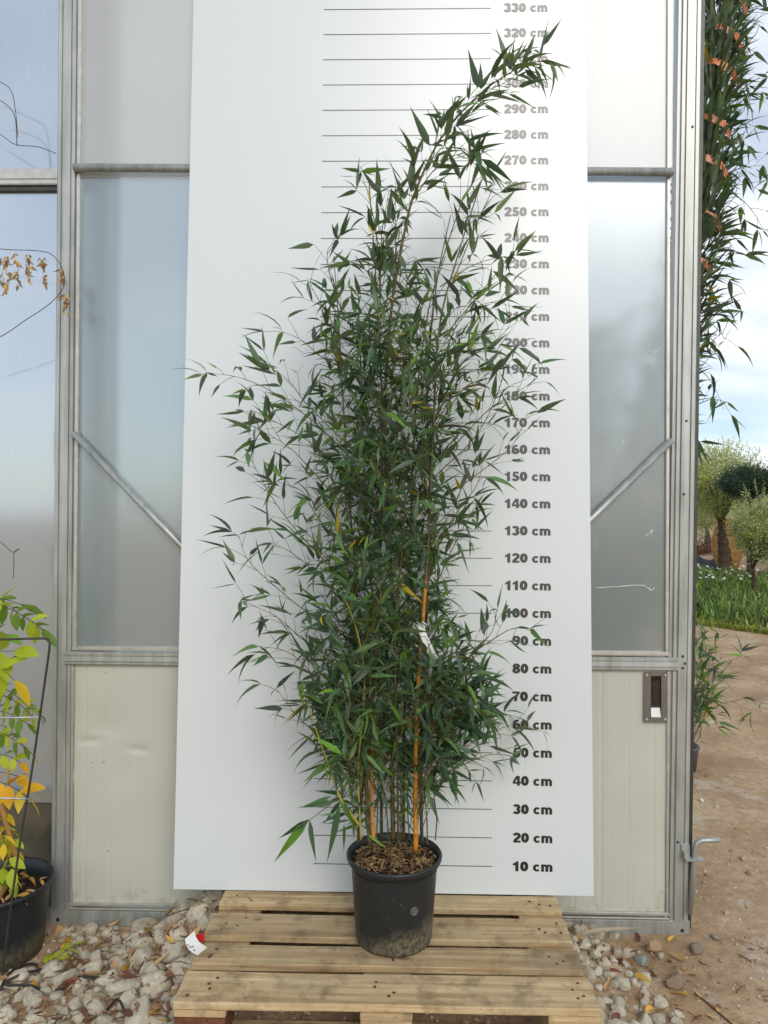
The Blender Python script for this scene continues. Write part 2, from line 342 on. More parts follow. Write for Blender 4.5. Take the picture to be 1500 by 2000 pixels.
# ================================================================== SLIDING DOOR
DY = .20                                              # front plane of the door leaf
def X(u, v=1000, Y=DY): return at(u, v, Y).x
def Z(v, u=750, Y=DY): return at(u, v, Y).z
DL, DR = -1.292, 1.165; ZB, ZT = -.10, 4.05
zr1, zr0 = Z(1272, 130), Z(1298, 130)                 # mid rail
door = empty('sliding_door', (0, DY, ZB), 'tall galvanised sliding door with frosted film panes and cream lower panel, behind the height board', 'door')
def stile(x0, sg, rot):
    # outline of a pressed steel profile: flat face, two grooves, raised bead towards the pane
    w_ = .052; p = [(0, 0), (.004, -.004), (.016, -.004), (.018, .002), (.021, .002), (.023, -.004), (w_, -.004), (w_+.002, .004), (w_+.007, .004), (w_+.008, -.002), (w_+.018, -.002), (w_+.020, .008), (w_+.032, .008), (w_+.034, .03), (w_+.034, .05), (0, .05)]
    p = [(x0+sg*a, DY+b) for a, b in p]
    if sg < 0: p = p[::-1]
    mb = MB().extr(p, ZB, ZT)
    R = Matrix.Rotation(rot, 3, 'Y'); piv = Vector((x0, DY, .2)); mb.v = [tuple(R @ (Vector(v)-piv)+piv) for v in mb.v]
    return mb.build('stile', [GALV], door)
stile(DL, 1, .0005); sr = stile(DR, -1, .0115)
mb = MB(); p0 = DR+.002
mb.box((p0, DY+.012, ZB+.02), (p0+.016, DY+.05, ZT)); R = Matrix.Rotation(.0115, 3, 'Y'); piv = Vector((DR, DY, .2)); mb.v = [tuple(R @ (Vector(v)-piv)+piv) for v in mb.v]
mb.build('edge_flange', [DARKMETAL], door)
xi0, xi1 = DL+.086, DR-.086
# rails
def rail(z0, z1, name='rail', x0=DL+.046, x1=DR-.045, y=DY-.009):
    mb = MB(); hh = z1-z0
    pr = [(z0, y+.004), (z0+.1*hh, y), (z0+.22*hh, y), (z0+.24*hh, y+.006), (z0+.30*hh, y+.006), (z0+.32*hh, y), (z0+.66*hh, y+.001), (z0+.68*hh, y+.004), (z0+.72*hh, y+.004), (z0+.74*hh, y), (z1-.04*hh, y), (z1, y+.004), (z1, y+.05), (z0, y+.05)]
    n = len(pr); V = [(x0, b, a) for a, b in pr]+[(x1, b, a) for a, b in pr]
    mb.add(V, [(i, n+i, n+(i+1) % n, (i+1) % n) for i in range(n)]+[tuple(range(n)), tuple(range(2*n-1, n-1, -1))]); return mb.build(name, [GALV], door)
rail(zr0, zr1)
rail(ZT-.08, ZT)
mb = MB().box((DL-.004, DY-.006, ZB), (DR+.004, DY+.045, ZB+.058), bev=.002); br = mb.build('bottom_rail', [GALV], door)
for bx in (DL+.03, DR-.025): MB().lathe([(.0001, 0), (.006, 0), (.008, -.003)], (0, 0, 0), 12).build('bolt', [DARKMETAL], br).matrix_basis = Matrix.Translation((bx, DY-.0085, ZB+.022)) @ Matrix.Rotation(math.pi/2, 4, 'X')
# beads that hold the panes
for z0, z1 in ((zr1+.004, zr1+.020),): MB().box((xi0-.012, DY-.002, z0), (xi1+.012, DY+.02, z1), bev=.003).build('glazing_bead', [ALU], door)
for x0 in (xi0-.008, xi1-.004): MB().box((x0, DY+.001, zr1+.02), (x0+.012, DY+.022, ZT-.08), bev=.002).build('glazing_bead', [ALU], door)
for z0, z1 in ((ZB+.06, ZB+.066), (ZB+.074, ZB+.086)): MB().box((xi0-.02, DY-.003, z0), (xi1+.016, DY+.02, z1), bev=.002).build('panel_bead', [ALU], door)
for x0 in (xi0-.014, xi1+.002): MB().box((x0, DY-.001, ZB+.086), (x0+.009, DY+.02, zr0-.002), bev=.002).build('panel_bead', [ALU], door)
zt = Z(330, 150)
MB().box((xi0-.004, DY+.014, zr1+.01), (xi1+.004, DY+.018, zt-.03)).build('pane', [FILM], door)
MB().box((xi0-.004, DY+.014, zt-.027), (xi1+.02, DY+.018, ZT-.07)).build('pane', [FILMTOP], door)
SCUFF = plain('scuffed_film', S(226, 230, 230), .4, 0, .5, .1)
for pts in ([(1264, 684), (1274, 690), (1288, 682)], [(1258, 1048), (1268, 1042), (1274, 1034), (1270, 1050)], [(1160, 1149), (1200, 1146), (1250, 1143), (1264, 1148), (1272, 1152)], [(1266, 1150), (1274, 1153), (1278, 1147)], [(1212, 870), (1218, 860)], [(1178, 955), (1190, 962)]):
    P = [at(u, v_, DY+.0135) for u, v_ in pts]; MB().tube(spline(P, 4), [.0006+.0016*abs(math.sin(i*2.3)) for i in range(4*(len(P)-1)+1)], 5).build('scuff', [SCUFF], door, True)
# round tubes
r_ = .0155
MB().tube([(xi0-.014, DY-.012, zt), (xi1+.012, DY-.012, zt-.026)], r_, 16).build('cross_tube', [GALV], door, True)
bl, br_ = at(143, 846, DY-.012), at(360, 1072, DY-.012)
d = (br_-bl).normalized(); MB().tube([bl, bl+d*1.22], .013, 14).build('brace_tube', [GALV], door, True)
bl, br_ = at(1312, 860, DY-.012), at(1155, 1013, DY-.012)
d = (br_-bl).normalized(); MB().tube([bl, bl+d*1.22], .013, 14).build('brace_tube', [GALV], door, True)
# lower cream panel: grooves pressed into it, dented at the left
px0, px1, pz0, pz1 = xi0-.010, xi1+.006, ZB+.084, zr0+.004
nxp = 520; nzp = 90; V = []; F = []
dent = [(at(172, 1452, DY), .045, .006, .010, .10), (at(268, 1470, DY), .04, .007, .010, -.1), (at(208, 1425, DY), .06, .028, .006, 0), (at(230, 1520, DY), .09, .05, .004, .5)]
for j in range(nzp+1):
    z = pz0+(pz1-pz0)*j/nzp
    for i in range(nxp+1):
        x = px0+(px1-px0)*i/nxp; y = DY+.009
        fr = ((x-px0) % .1)
        if abs(fr-.05) < .0035: y += .0016
        for c_, a, b, dp, sl_ in dent:
            dx = (x-c_.x)/a; dz = (z-c_.z-sl_*(x-c_.x))/b; q = math.exp(-dx*dx)
            y += dp*q*(math.exp(-dz*dz*.12) if dz > 0 else math.exp(-dz*dz*1.6))*.8
        y += .0012*math.sin(x*7+z*4)+.0008*math.sin(z*17+x*3)
        V.append((x, y, z))
F = [(j*(nxp+1)+i, j*(nxp+1)+i+1, (j+1)*(nxp+1)+i+1, (j+1)*(nxp+1)+i) for j in range(nzp) for i in range(nxp)]
link('lower_panel', mesh('lower_panel', V, F, CREAM, True), door)
MB().box((px0, DY+.026, pz0), (px1, DY+.05, pz1)).build('panel_back', [CREAM], door)
# recessed pull handle
a, b = at(1258, 1313, DY), at(1303, 1411, DY); hx0, hx1, hz1, hz0 = a.x, b.x, a.z, b.z; hw = hx1-hx0
mb = MB(); y = DY-.003
for bx in ((hx0, hz0, hx0+.28*hw, hz1), (hx1-.27*hw, hz0, hx1, hz1), (hx0+.28*hw, hz0, hx1-.27*hw, hz0+.1*(hz1-hz0)), (hx0+.28*hw, hz1-.07*(hz1-hz0), hx1-.27*hw, hz1)):
    mb.box((bx[0], y, bx[1]), (bx[2], y+.004, bx[3]))
hd = mb.build('pull_handle', [STEEL], door)
mb = MB(); i0, i1, j0, j1 = hx0+.28*hw, hx1-.27*hw, hz0+.1*(hz1-hz0), hz1-.07*(hz1-hz0)
mb.add([(i0, y+.002, j0), (i1, y+.002, j0), (i1, y+.002, j1), (i0, y+.002, j1), (i0, y+.0075, j0+.045), (i1, y+.0075, j0+.045), (i1, y+.0075, j1-.02), (i0, y+.0075, j1-.02)], [(0, 1, 5, 4), (1, 2, 6, 5), (2, 3, 7, 6), (3, 0, 4, 7), (4, 5, 6, 7)])
mb.build('recess', [plain('shaded_steel', S(70, 64, 60), .4, .6, .5, .25, 50)], hd)  # shade of the shallow recess put into a darker steel colour
highlight = MB().add([(i0+.002, y+.0005, j0+.001), (i1-.001, y+.0005, j0+.001), (i1-.003, y+.006, j0+.036), (i0+.003, y+.006, j0+.036)], [(0, 1, 2, 3)]).build('pull_highlight', [plain('highlight_white', S(232, 232, 228), .35, .1, .5, .05, 50)], hd)  # sky reflection on the lower ramp, painted as a near-white plate
for sx in (hx0+.1*hw, hx1-.1*hw):
    for sz in (hz0+.012, hz1-.010):
        MB().lathe([(.0001, -.0035), (.004, -.003), (.0058, 0)], (0, 0, 0), 12).build('screw', [ALU], hd).matrix_basis = Matrix.Translation((sx, y-.0005, sz)) @ Matrix.Rotation(-math.pi/2, 4, 'X')
# drop bolt on the closing edge
bp = [at(1406, 1641, DY-.02), at(1372, 1641, DY-.02), at(1362, 1645, DY-.02), at(1358, 1656, DY-.02), at(1356, 1672, DY-.02), at(1348, 1785, DY-.02)]
bo = MB().tube(bp[:1]+[bp[0].lerp(bp[1], .5)]+bp[1:], .0095, 12).build('drop_bolt', [GALV], door, True)
a, b = at(1332, 1650, DY-.005), at(1365, 1675, DY-.005)
mb = MB().box((a.x-.004, DY-.010, a.z-.045), (a.x+.028, DY-.003, a.z+.004), bev=.001).box((a.x+.006, DY-.034, b.z-.003), (b.x+.008, DY-.004, b.z+.005), bev=.001).box((a.x+.0, DY-.03, b.z+.004), (a.x+.006, DY-.010, b.z+.03), bev=.001)
mb.build('bracket', [GALV], bo)
for (u, v_) in ((1334, 1282), (1334, 1305), (1338, 1296), (1324, 1645), (1353, 247), (1341, 822), (1336, 965)):
    q = at(u, v_, DY-.006); MB().lathe([(.0001, -.002), (.004, -.0015), (.005, 0)], (0, 0, 0), 10).build('rivet', [DARKMETAL], door).matrix_basis = Matrix.Translation(q) @ Matrix.Rotation(-math.pi/2, 4, 'X')

# ================================================================== GREENHOUSE WALL (left of the door)
WY = .36
wall = empty('greenhouse_wall', (-2.2, WY, -.1), 'greenhouse side wall of frosted panes above a grey concrete footing, left of the sliding door', 'wall')
wx0, wx1 = -4.2, -1.19
zf = at(60, 1550, WY-.05).z
CONC = plain('concrete', S(120, 112, 94), .9, 0, .2, .3, 6, .3)
MB().box((wx0, WY-.05, -.14), (wx1, WY+.12, zf-.035), bev=.004).build('footing', [CONC], wall)
MB().box((wx0, WY-.062, zf-.034), (wx1, WY+.12, zf), bev=.004).build('footing_cap', [plain('pale_concrete', S(168, 164, 148), .9, 0, .2, .2, 10, .3)], wall)
zr = at(50, 348, WY-.02).z
MB().box((wx0, WY, zf), (wx1, WY+.006, zr-.03)).build('pane', [GLASS], wall)
MB().box((wx0, WY, zr+.03), (wx1, WY+.006, 4.3)).build('pane', [GLASS], wall)
mb = MB().box((wx0, WY-.022, zr-.005), (wx1, WY+.03, zr+.04), bev=.003).box((wx0, WY-.026, zr-.028), (wx1, WY+.028, zr-.008), bev=.003)
rl = mb.build('rail', [ALU], wall)
MB().box((wx0, WY-.014, zr-.05), (wx1, WY+.026, zr-.03), bev=.002).build('rail_seal', [DARKMETAL], rl)
MB().box((wx1-.004, WY-.03, -.1), (wx1+.04, WY+.12, 4.3), bev=.003).build('corner_post', [GALV], wall)
MB().box((-2.75, WY-.02, zf), (-2.69, WY+.05, 4.3), bev=.003).build('mullion', [GALV], wall)

# ================================================================== HEIGHT BOARD
LEAN, PTOP = .05199, .144
def bpnt(x, h, off=0.): return Vector((x, h*math.sin(LEAN)-off*math.cos(LEAN), PTOP+h*math.cos(LEAN)+off*math.sin(LEAN)))
board = empty('height_board', (0, 0, PTOP), 'tall white board printed with a height scale in centimetres, leaning on the door', 'board')
BM = Matrix.Translation((0, 0, PTOP)) @ Matrix.Rotation(-LEAN, 4, 'X')
mb = MB().box((-.7531, 0, .002), (.7531, .004, 3.5), bev=.0008); mb.v = [tuple(BM @ Vector(v)) for v in mb.v]; mb.build('sheet', [BOARD], board)
def arc(cx, cy, rx, ry, a0, a1, n=14): return [(cx+rx*math.cos(math.radians(a0+(a1-a0)*i/n)), cy+ry*math.sin(math.radians(a0+(a1-a0)*i/n))) for i in range(n+1)]
def strip(pts, wv=.30, wh=.235, closed=False):
    V = []; n = len(pts)
    for i, (x, y) in enumerate(pts):
        a, b = (pts[(i-1) % n], pts[(i+1) % n]) if closed else (pts[max(0, i-1)], pts[min(n-1, i+1)])
        tx, ty = b[0]-a[0], b[1]-a[1]; l = math.hypot(tx, ty); tx /= l; ty /= l; w_ = .5*math.sqrt((wv*ty)**2+(wh*tx)**2); V += [(x-ty*w_, y+tx*w_), (x+ty*w_, y-tx*w_)]
    F = [(2*i, 2*i+1, 2*i+3, 2*i+2) for i in range(n-1)]
    if closed: F.append((2*n-2, 2*n-1, 1, 0))
    return V, F
def poly(*p): return list(p), [tuple(range(len(p)))]
def rect(a, b, c_, d): return poly((a, b), (c_, b), (c_, d), (a, d))
def ring(cx, cy, rx, ry): return strip(arc(cx, cy, rx, ry, 0, 360, 26)[:-1], closed=True)
G = {'0': (.76, [ring(.36, .5, .215, .385)]), '1': (.70, [poly((.26, 0), (.54, 0), (.54, 1), (.34, 1), (.26, .80)), poly((.26, .80), (.34, 1), (.24, .86), (.05, .78), (.05, .57), (.26, .64))]),
 '2': (.76, [strip(arc(.355, .685, .225, .215, 172, -38)+[(.40, .42), (.26, .30), (.17, .16)]), rect(.03, 0, .70, .21)]),
 '3': (.76, [strip(arc(.345, .725, .205, .175, 165, -88)), strip(arc(.345, .295, .225, .195, 88, -168))]),
 '4': (.78, [rect(.41, 0, .66, 1), rect(.02, .2, .76, .39), strip([(.44, .97), (.25, .66), (.09, .34)], .2, .2)]),
 '5': (.76, [rect(.15, .80, .66, 1), strip([(.24, .92), (.215, .70), (.20, .50)], .2, .2), strip(arc(.345, .325, .225, .225, 128, -165))]),
 '6': (.76, [ring(.365, .315, .225, .215), strip(arc(.42, .5, .28, .40, 182, 62), .25, .2)]), '7': (.74, [poly((.04, .79), (.44, .79), (.70, .86), (.70, 1), (.04, 1)), poly((.44, .79), (.24, .45), (.17, 0), (.44, 0), (.50, .46), (.70, .86))]),
 '8': (.76, [ring(.36, .735, .195, .165), ring(.36, .295, .225, .195)]), 'c': (.70, [strip(arc(.345, .365, .215, .265, 38, 322, 20), .25, .2)]),
 'm': (1.1, [rect(.04, 0, .29, .73), strip(arc(.355, .42, .19, .215, 150, 0)+[(.545, 0)], .25, .2), strip(arc(.735, .42, .19, .215, 150, 0)+[(.925, 0)], .25, .2)]), ' ': (.38, [])}
G['9'] = (.76, [([(.72-x, 1-y) for x, y in V], F) for V, F in G['6'][1]])
def glyphs(txt):
    V = []; F = []; x0 = 0; ly = 0
    for ch in txt:
        adv, pcs = G[ch]
        for q, (pv, pf) in enumerate(pcs): n = len(V); V += [(x0+a, b, q*.00022) for a, b in pv]; F += [tuple(n+i for i in f) for f in pf]
        x0 += adv
    return np.array(V), F
for cm in range(10, 341, 10):
    h = cm/100
    mb = MB().box((-.2485, -.0012, h-.0011), (.3923, -.0003, h+.0011)); mb.v = [tuple(BM @ Vector(v)) for v in mb.v]; mb.build('scale_line', [INK], board)
    V, F = glyphs('%d cm' % cm); x0, x1 = V[:, 0].min(), V[:, 0].max(); wd = .166 if cm >= 100 else .1405
    zlo, zhi = 0., 1.
    W3 = [BM @ Vector((.607-(x1-v[0])/(x1-x0)*wd, -.0012-v[2], h+((v[1]-zlo)/(zhi-zlo)-.5)*.0345+.002)) for v in V]
    link('scale_number', mesh('scale_number', W3, F, INK), board)

# ================================================================== PALLET
pal = empty('pallet', (.025, -.2, 0), 'worn wooden pallet under the bamboo pot and the white board', 'pallet')
PX0, PX1 = -.566, .617; MB_ = []
boards = [(-.607, -.466), (-.430, -.327), (-.284, -.149), (-.095, .0), (.045, .188)]
def plank(x0, x1, y0, y1, z0, z1, name, mat, parent, sag=.0, chip=.004):
    """bevelled plank, cut along x so that the edges waver a little"""
    n = 14; sec = [(0, 0), (.0, 1), (.5, 1.0), (1, 1), (1, 0)]; V = []; F = []
    ph = rnd(0, 6); b = .003
    for i in range(n+1):
        t = i/n; x = x0+(x1-x0)*t; e0 = .0018*math.sin(t*9+ph)+rnd(-.0008, .0008); e1 = .0018*math.sin(t*7+ph*2)+rnd(-.0008, .0008); dz = .0012*math.sin(t*5+ph)
        ya, yb = y0+e0, y1+e1
        ring = [(ya+b, z0), (ya, z0+b), (ya, z1-b), (ya+b, z1), (yb-b, z1), (yb, z1-b), (yb, z0+b), (yb-b, z0)]
        V += [(x, p, q+dz) for p, q in ring]
    for i in range(n):
        for k_ in range(8): F.append((i*8+k_, (i+1)*8+k_, (i+1)*8+(k_+1) % 8, i*8+(k_+1) % 8))
    F += [tuple(range(8)), tuple(n*8+k_ for k_ in range(7, -1, -1))]
    c_ = Vector(((x0+x1)/2, (y0+y1)/2, (z0+z1)/2)); me = mesh(name, [Vector(v)-c_ for v in V], F, mat)
    return link(name, me, parent, mw=Matrix.Translation(c_))
z2 = PTOP
for bi, (y0, y1) in enumerate(boards):
    s = plank(PX0+rnd(-.004, .004), PX1+rnd(-.004, .004), y0, y1, z2-.022, z2, 'slat', WOOD, pal)
    PINV[s.name] = Matrix.Translation(-s.matrix_basis.translation)
    for cx in (PX0+.07, .025, PX1-.07):
        for k_ in range(4 if y1-y0 > .12 else 3):
            q = Vector((cx+rnd(-.045, .045), y0+(y1-y0)*(.2+.6*(k_+.5)/(4 if y1-y0 > .12 else 3))+rnd(-.012, .012), z2+.0016))
            mbn = MB().lathe([(.0001, .0006), (rnd(.003, .0042), .0004), (.0052, -.0016)], q, 9); mbn.build('nail', [RUST], s)
for cx, w_ in ((PX0+.0725, .145), (.025, .145), (PX1-.0725, .145)):
    st = MB().box((cx-w_/2, -.606, z2-.0445), (cx+w_/2, .19, z2-.0225), bev=.002).build('stringer', [WOOD], pal)
    for cy in (-.545, -.21, .13):
        MB().box((cx-w_/2+.001, cy-.06, .0225), (cx+w_/2-.001, cy+.06, z2-.045), bev=.002).build('block', [CHIP if cx < 0 or cy > -.4 else WOOD], pal)
for cy in (-.545, -.21, .13): MB().box((PX0, cy-.05, 0), (PX1, cy+.05, .022), bev=.002).build('base_board', [WOOD], pal)

# ================================================================== POTTED BAMBOO
PC = Vector((.043, -.272, PTOP)); PH = .272
bam = empty('potted_bamboo', PC, 'tall green bamboo with slender leaves in a black pot on the pallet', 'bamboo')
prof = [(.0001, .004), (.112, .002), (.120, .004), (.1225, .012), (.138, PH-.035), (.139, PH-.026), (.148, PH-.024), (.153, PH-.014), (.154, PH-.005), (.150, PH), (.144, PH-.004), (.1405, PH-.02), (.136, PH-.06), (.13, PH-.09)]
pot = MB().lathe(prof, PC, 72).build('pot', [POTM], bam, True)
a = math.radians(-62); q = PC+Vector((math.cos(a)*.1325, math.sin(a)*.1325, .145))
MB().lathe([(.0001, .003), (.006, .003), (.008, .0015), (.010, .004), (.0125, .004), (.0135, -.002)], (0, 0, 0), 20).build('moulding_mark', [plain('scuffed_plastic', S(92, 94, 88), .6)], pot, True).matrix_basis = Matrix.Translation(q) @ Vector((math.cos(a), math.sin(a), -.05)).to_track_quat('Z', 'Y').to_matrix().to_4x4()
# soil with loose mulch
zs = PH-.035; V = [PC+Vector((0, 0, zs+.012))]; F = []
for j in range(1, 9):
    for i in range(40):
        r = .141*j/8; an = 2*math.pi*i/40; V.append(PC+Vector((r*math.cos(an), r*math.sin(an), zs+.012*(1-(j/8)**2)+rnd(-.004, .004))))
F = [(0, 1+i, 1+(i+1) % 40) for i in range(40)]+[(1+(j-1)*40+i, 1+j*40+i, 1+j*40+(i+1) % 40, 1+(j-1)*40+(i+1) % 40) for j in range(1, 8) for i in range(40)]
link('soil', mesh('soil', V, F, SOIL, True), bam)
mb = MB()
for i in range(620):
    r = .134*math.sqrt(random.random()); an = rnd(0, 6.28); p = PC+Vector((r*math.cos(an), r*math.sin(an), zs+.014*(1-(r/.14)**2)+rnd(.001, .012)))
    a = rnd(0, 6.28); d = Vector((math.cos(a), math.sin(a), rnd(-.25, .3))); l = rnd(.012, .04) if random.random() < .85 else rnd(.05, .08); wd = Vector((-math.sin(a), math.cos(a), rnd(-.3, .3)))*(rnd(.0007, .0018) if random.random() < .75 else rnd(.003, .006))
    e = p+d*l
    while (e-PC).xy.length > .136: l *= .7; e = p+d*l
    m_ = (p+e)/2+Vector((0, 0, .003)); mb.add([p-wd*.5, p+wd*.5, m_-wd, m_+wd, e-wd*.3, e+wd*.3], [(0, 1, 3, 2), (2, 3, 5, 4)], random.choice((0, 0, 1)))
mb.build('mulch', [STRAW, STRAW2], bam, kind='stuff')
BY = PC.y; leaves = []; twigs = MB()
def C(pts): return [at(u, v, BY+dy) for u, v, dy in pts]
culms = [
 (C([(722,1650,-.03),(716,1500,-.02),(735,1250,-.01),(740,1100,0),(746,800,.02),(735,560,.05),(720,345,.06)]), .0068, .0015, COLIVE),
 (C([(730,1640,-.04),(726,1560,-.03),(728,1380,0),(738,1180,.0),(742,1090,.01),(752,760,.03),(775,480,.04)]), .0062, .0018, CORANGE),
 (C([(812,1662,-.05),(812,1500,-.05),(817,1340,-.05),(829,1170,-.05),(838,1030,-.04),(846,850,-.03),(858,640,-.02),(900,480,0),(945,340,.02)]), .0080, .0015, CORANGE),
 (C([(824,1650,.0),(822,1480,.02),(832,1230,.02),(840,980,.03),(835,760,.04),(852,560,.06),(880,420,.08)]), .006, .0014, CDARK),
 (C([(768,1640,.03),(766,1470,.03),(772,1300,.04),(758,1000,.05),(752,800,.04),(765,600,.03),(795,430,.0),(815,365,-.01),(860,272,-.02),(930,190,-.02),(1000,140,-.02),(1055,118,-.02)]), .0078, .0012, COLIVE),
 (C([(700,1650,.0),(705,1560,.01),(716,1480,.02),(712,1370,.03),(690,1080,.02),(674,850,.02),(662,640,.03),(652,500,.04)]), .0064, .0013, CDARK),
 (C([(745,1640,.07),(744,1480,.08),(738,1300,.09),(715,1000,.09),(705,740,.1),(700,560,.1)]), .0055, .0012, CDARK),
 (C([(788,1640,.07),(790,1400,.08),(800,1100,.09),(812,800,.1),(838,600,.1),(870,500,.1)]), .0058, .0012, COLIVE),
 (C([(778,1655,-.08),(776,1500,-.09),(772,1250,-.08),(790,1000,-.06),(784,800,-.05),(790,640,-.03)]),   .0038, .0012, CDARK),
 (C([(705,1640,-.07),(700,1500,-.08),(712,1330,-.08),(690,1210,-.08),(640,1110,-.06),(600,1040,-.05)]), .0030, .0010, CYELG),
]
for pts, a, b, m_ in culms: culm(pts, a, b, m_, bam)
# outer branches seen against the board (traced), each at the depth of its culm
TR = [
 [(690,900,.02),(620,830,.0),(540,770,-.03),(470,738,-.05),(405,728,-.06)], [(680,870,.03),(600,790,.05),(565,745,.06),(520,712,.06)], [(672,720,.03),(625,695,.06),(590,665,.08),(552,648,.08)],
 [(690,1150,-.03),(600,1060,-.05),(540,985,-.05),(505,925,-.05),(484,885,-.05)], [(700,1250,.02),(600,1195,0),(520,1130,0),(482,1090,0),(466,1045,0)], [(690,1310,.0),(600,1255,.04),(540,1205,.06),(470,1172,.06)],
 [(690,1430,-.03),(625,1335,-.07),(565,1275,-.09),(505,1262,-.1)], [(665,1520,-.04),(620,1440,-.06),(575,1392,-.06),(540,1345,-.06)], [(680,1000,.0),(610,920,-.04),(560,870,-.05),(490,830,-.05)], [(685,940,.04),(600,860,.08),(530,820,.09),(490,800,.1)],
 [(680,1080,.03),(620,1010,.07),(590,960,.08),(540,940,.08)], [(690,1200,.05),(630,1130,.08),(570,1080,.1),(530,1060,.1)],
 [(870,890,.02),(955,800,.06),(1005,770,.08),(1050,738,.09)], [(870,970,.0),(940,920,.02),(1000,870,.04),(1030,810,.05)], [(860,740,.02),(930,690,.05),(980,655,.06),(1000,625,.07)], [(865,660,.0),(940,570,.02),(985,515,.03),(1005,490,.03)],
 [(880,560,.02),(930,440,.06),(955,385,.07),(965,360,.07)], [(860,520,.0),(900,400,.0),(930,340,-.02),(925,290,-.03)], [(870,1340,-.05),(925,1275,-.07),(960,1235,-.08),(972,1190,-.08)], [(930,1270,-.07),(985,1235,-.06),(1010,1225,-.06)],
 [(865,1490,.02),(935,1455,.12),(985,1420,.19),(1030,1410,.22)], [(870,1510,.02),(950,1475,.1),(1000,1476,.14)], [(742,560,.05),(735,460,.05),(722,390,.05),(705,335,.05)], [(742,620,.05),(745,470,.05),(755,400,.05),(760,370,.05)], [(672,620,.04),(645,540,.05),(640,490,.05),(660,468,.05)],
 [(668,660,.04),(625,590,.05),(602,548,.05)], [(860,1060,.03),(900,990,.04),(930,950,.04),(945,900,.05)], [(850,840,-.04),(905,760,-.06),(940,740,-.06),(980,700,-.06)], [(835,1180,.0),(880,1080,.03),(905,1030,.04),(930,985,.04)], [(845,760,.04),(890,640,.06),(930,600,.07),(985,585,.08)],
 [(860,560,.06),(920,520,.07),(980,500,.08)], [(850,930,.0),(930,850,.0),(975,760,.02),(985,700,.03)],
]
for t in TR: branch(C(t), leaves, twigs, .088, .032, .065, (1, 3), start=.2, mw=(50, 24, 3, .8, 20))
# arching tip and second tip, thickly leaved
for t in ([(790,440,0),(815,365,-.01),(860,272,-.02),(930,190,-.02),(1000,140,-.02),(1055,118,-.02)],[(800,400,0),(850,330,-.03),(900,300,-.04),(940,310,-.05)],[(850,290,-.02),(890,230,-.03),(950,180,-.03),(1010,150,-.03)]):
    branch(C(t), leaves, twigs, .098, .022, .05, (2, 4), start=.06, mw=(52, 32, 3, .8, 10), spread=.42)
# dense inner foliage: short ascending branches off every culm node
ENV = [(230,860,980),(300,800,960),(345,692,965),(420,700,965),(480,650,985),(560,618,985),(640,625,980),(720,610,950),(800,600,940),(900,590,935),(1000,600,920),(1080,600,905),(1150,605,895),(1250,600,925),(1330,590,955),(1400,610,950),(1480,635,935),(1540,655,905),(1600,690,850)]
def env(v):
    for (v0, a0, b0), (v1, a1, b1) in zip(ENV, ENV[1:]):
        if v0 <= v <= v1: t = (v-v0)/(v1-v0); return a0+(a1-a0)*t, b0+(b1-b0)*t
    return (760, 790)
n_br = 0
for ci, (pts, a, b, m_) in enumerate(culms):
    P = spline(pts, 30); acc = 0; nxt = .09; 
    for i in range(len(P)-1):
        acc += (P[i+1]-P[i]).length
        if acc < nxt: continue
        nxt += rnd(.045, .085); u, v = pix(P[i])
        if v > 1590 or v < 360: continue
        for sg in range(2):
            if random.random() > (.16 if v < 500 else .2+.58*min(1, (v-500)/260)): continue
            an = rnd(0, 6.28); inc = rnd(.35, .85); l = rnd(.10, .30); lo, hi = env(v)
            d = Vector((math.cos(an)*math.sin(inc), .75*math.sin(an)*math.sin(inc), math.cos(inc))); e = P[i]+d*l
            for _ in range(5):
                ue, ve = pix(e); lo, hi = env(ve)
                if lo+rnd(0, 25) < ue < hi-rnd(0, 25) and e.y < -.035: break
                l *= .75; d.x *= .85; e = P[i]+d*l
            e.y = min(e.y, -.06)
            m1 = P[i]+(e-P[i])*.5+Vector((0, 0, l*.06)); end = e+Vector((d.x*.02, 0, -.012))
            branch([P[i], m1, e, end], leaves, twigs, .080, .045, .05, (2, 4), start=.35, r=.0014, spread=.55, grav=.35); n_br += 1
# low bushy shoots on the right, in front
for i in range(46):
    b = at(rnd(800, 840), rnd(1380, 1640), BY-rnd(.0, .06)); u, v = pix(b)
    tv = rnd(1250, 1570); lo, hi = env(tv); e = at(rnd(835, hi+8), tv, BY+rnd(-.13, .05))
    if e.z < b.z-.03: e.z = b.z+rnd(0, .06)
    branch([b, b.lerp(e, .5)+Vector((0, 0, .035)), e], leaves, twigs, .085, .04, .05, (2, 4), start=.35, r=.0015, mw=(58, 30, 2, .5, 10), spread=.5, grav=.45)
for i in range(26):
    b = at(rnd(700, 740), rnd(1350, 1600), BY-rnd(.0, .05)); tv = rnd(1260, 1520); lo, hi = env(tv); e = at(rnd(lo, 700), tv, BY+rnd(-.1, .08))
    if e.z < b.z-.03: e.z = b.z+rnd(0, .05)
    branch([b, b.lerp(e, .5)+Vector((0, 0, .03)), e], leaves, twigs, .09, .055, .05, (1, 3), start=.4, r=.0015, spread=.5, grav=.4)
for i in range(20):
    b = at(rnd(695, 800), rnd(1480, 1625), BY+rnd(-.05, .06)); e = b+Vector((rnd(-.10, .04), rnd(-.08, .05), rnd(.0, .08))); branch([b, b.lerp(e, .5)+Vector((0, 0, .015)), e], leaves, twigs, .082, .05, .04, (1, 2), start=.5, r=.0012, spread=.6, grav=.4)
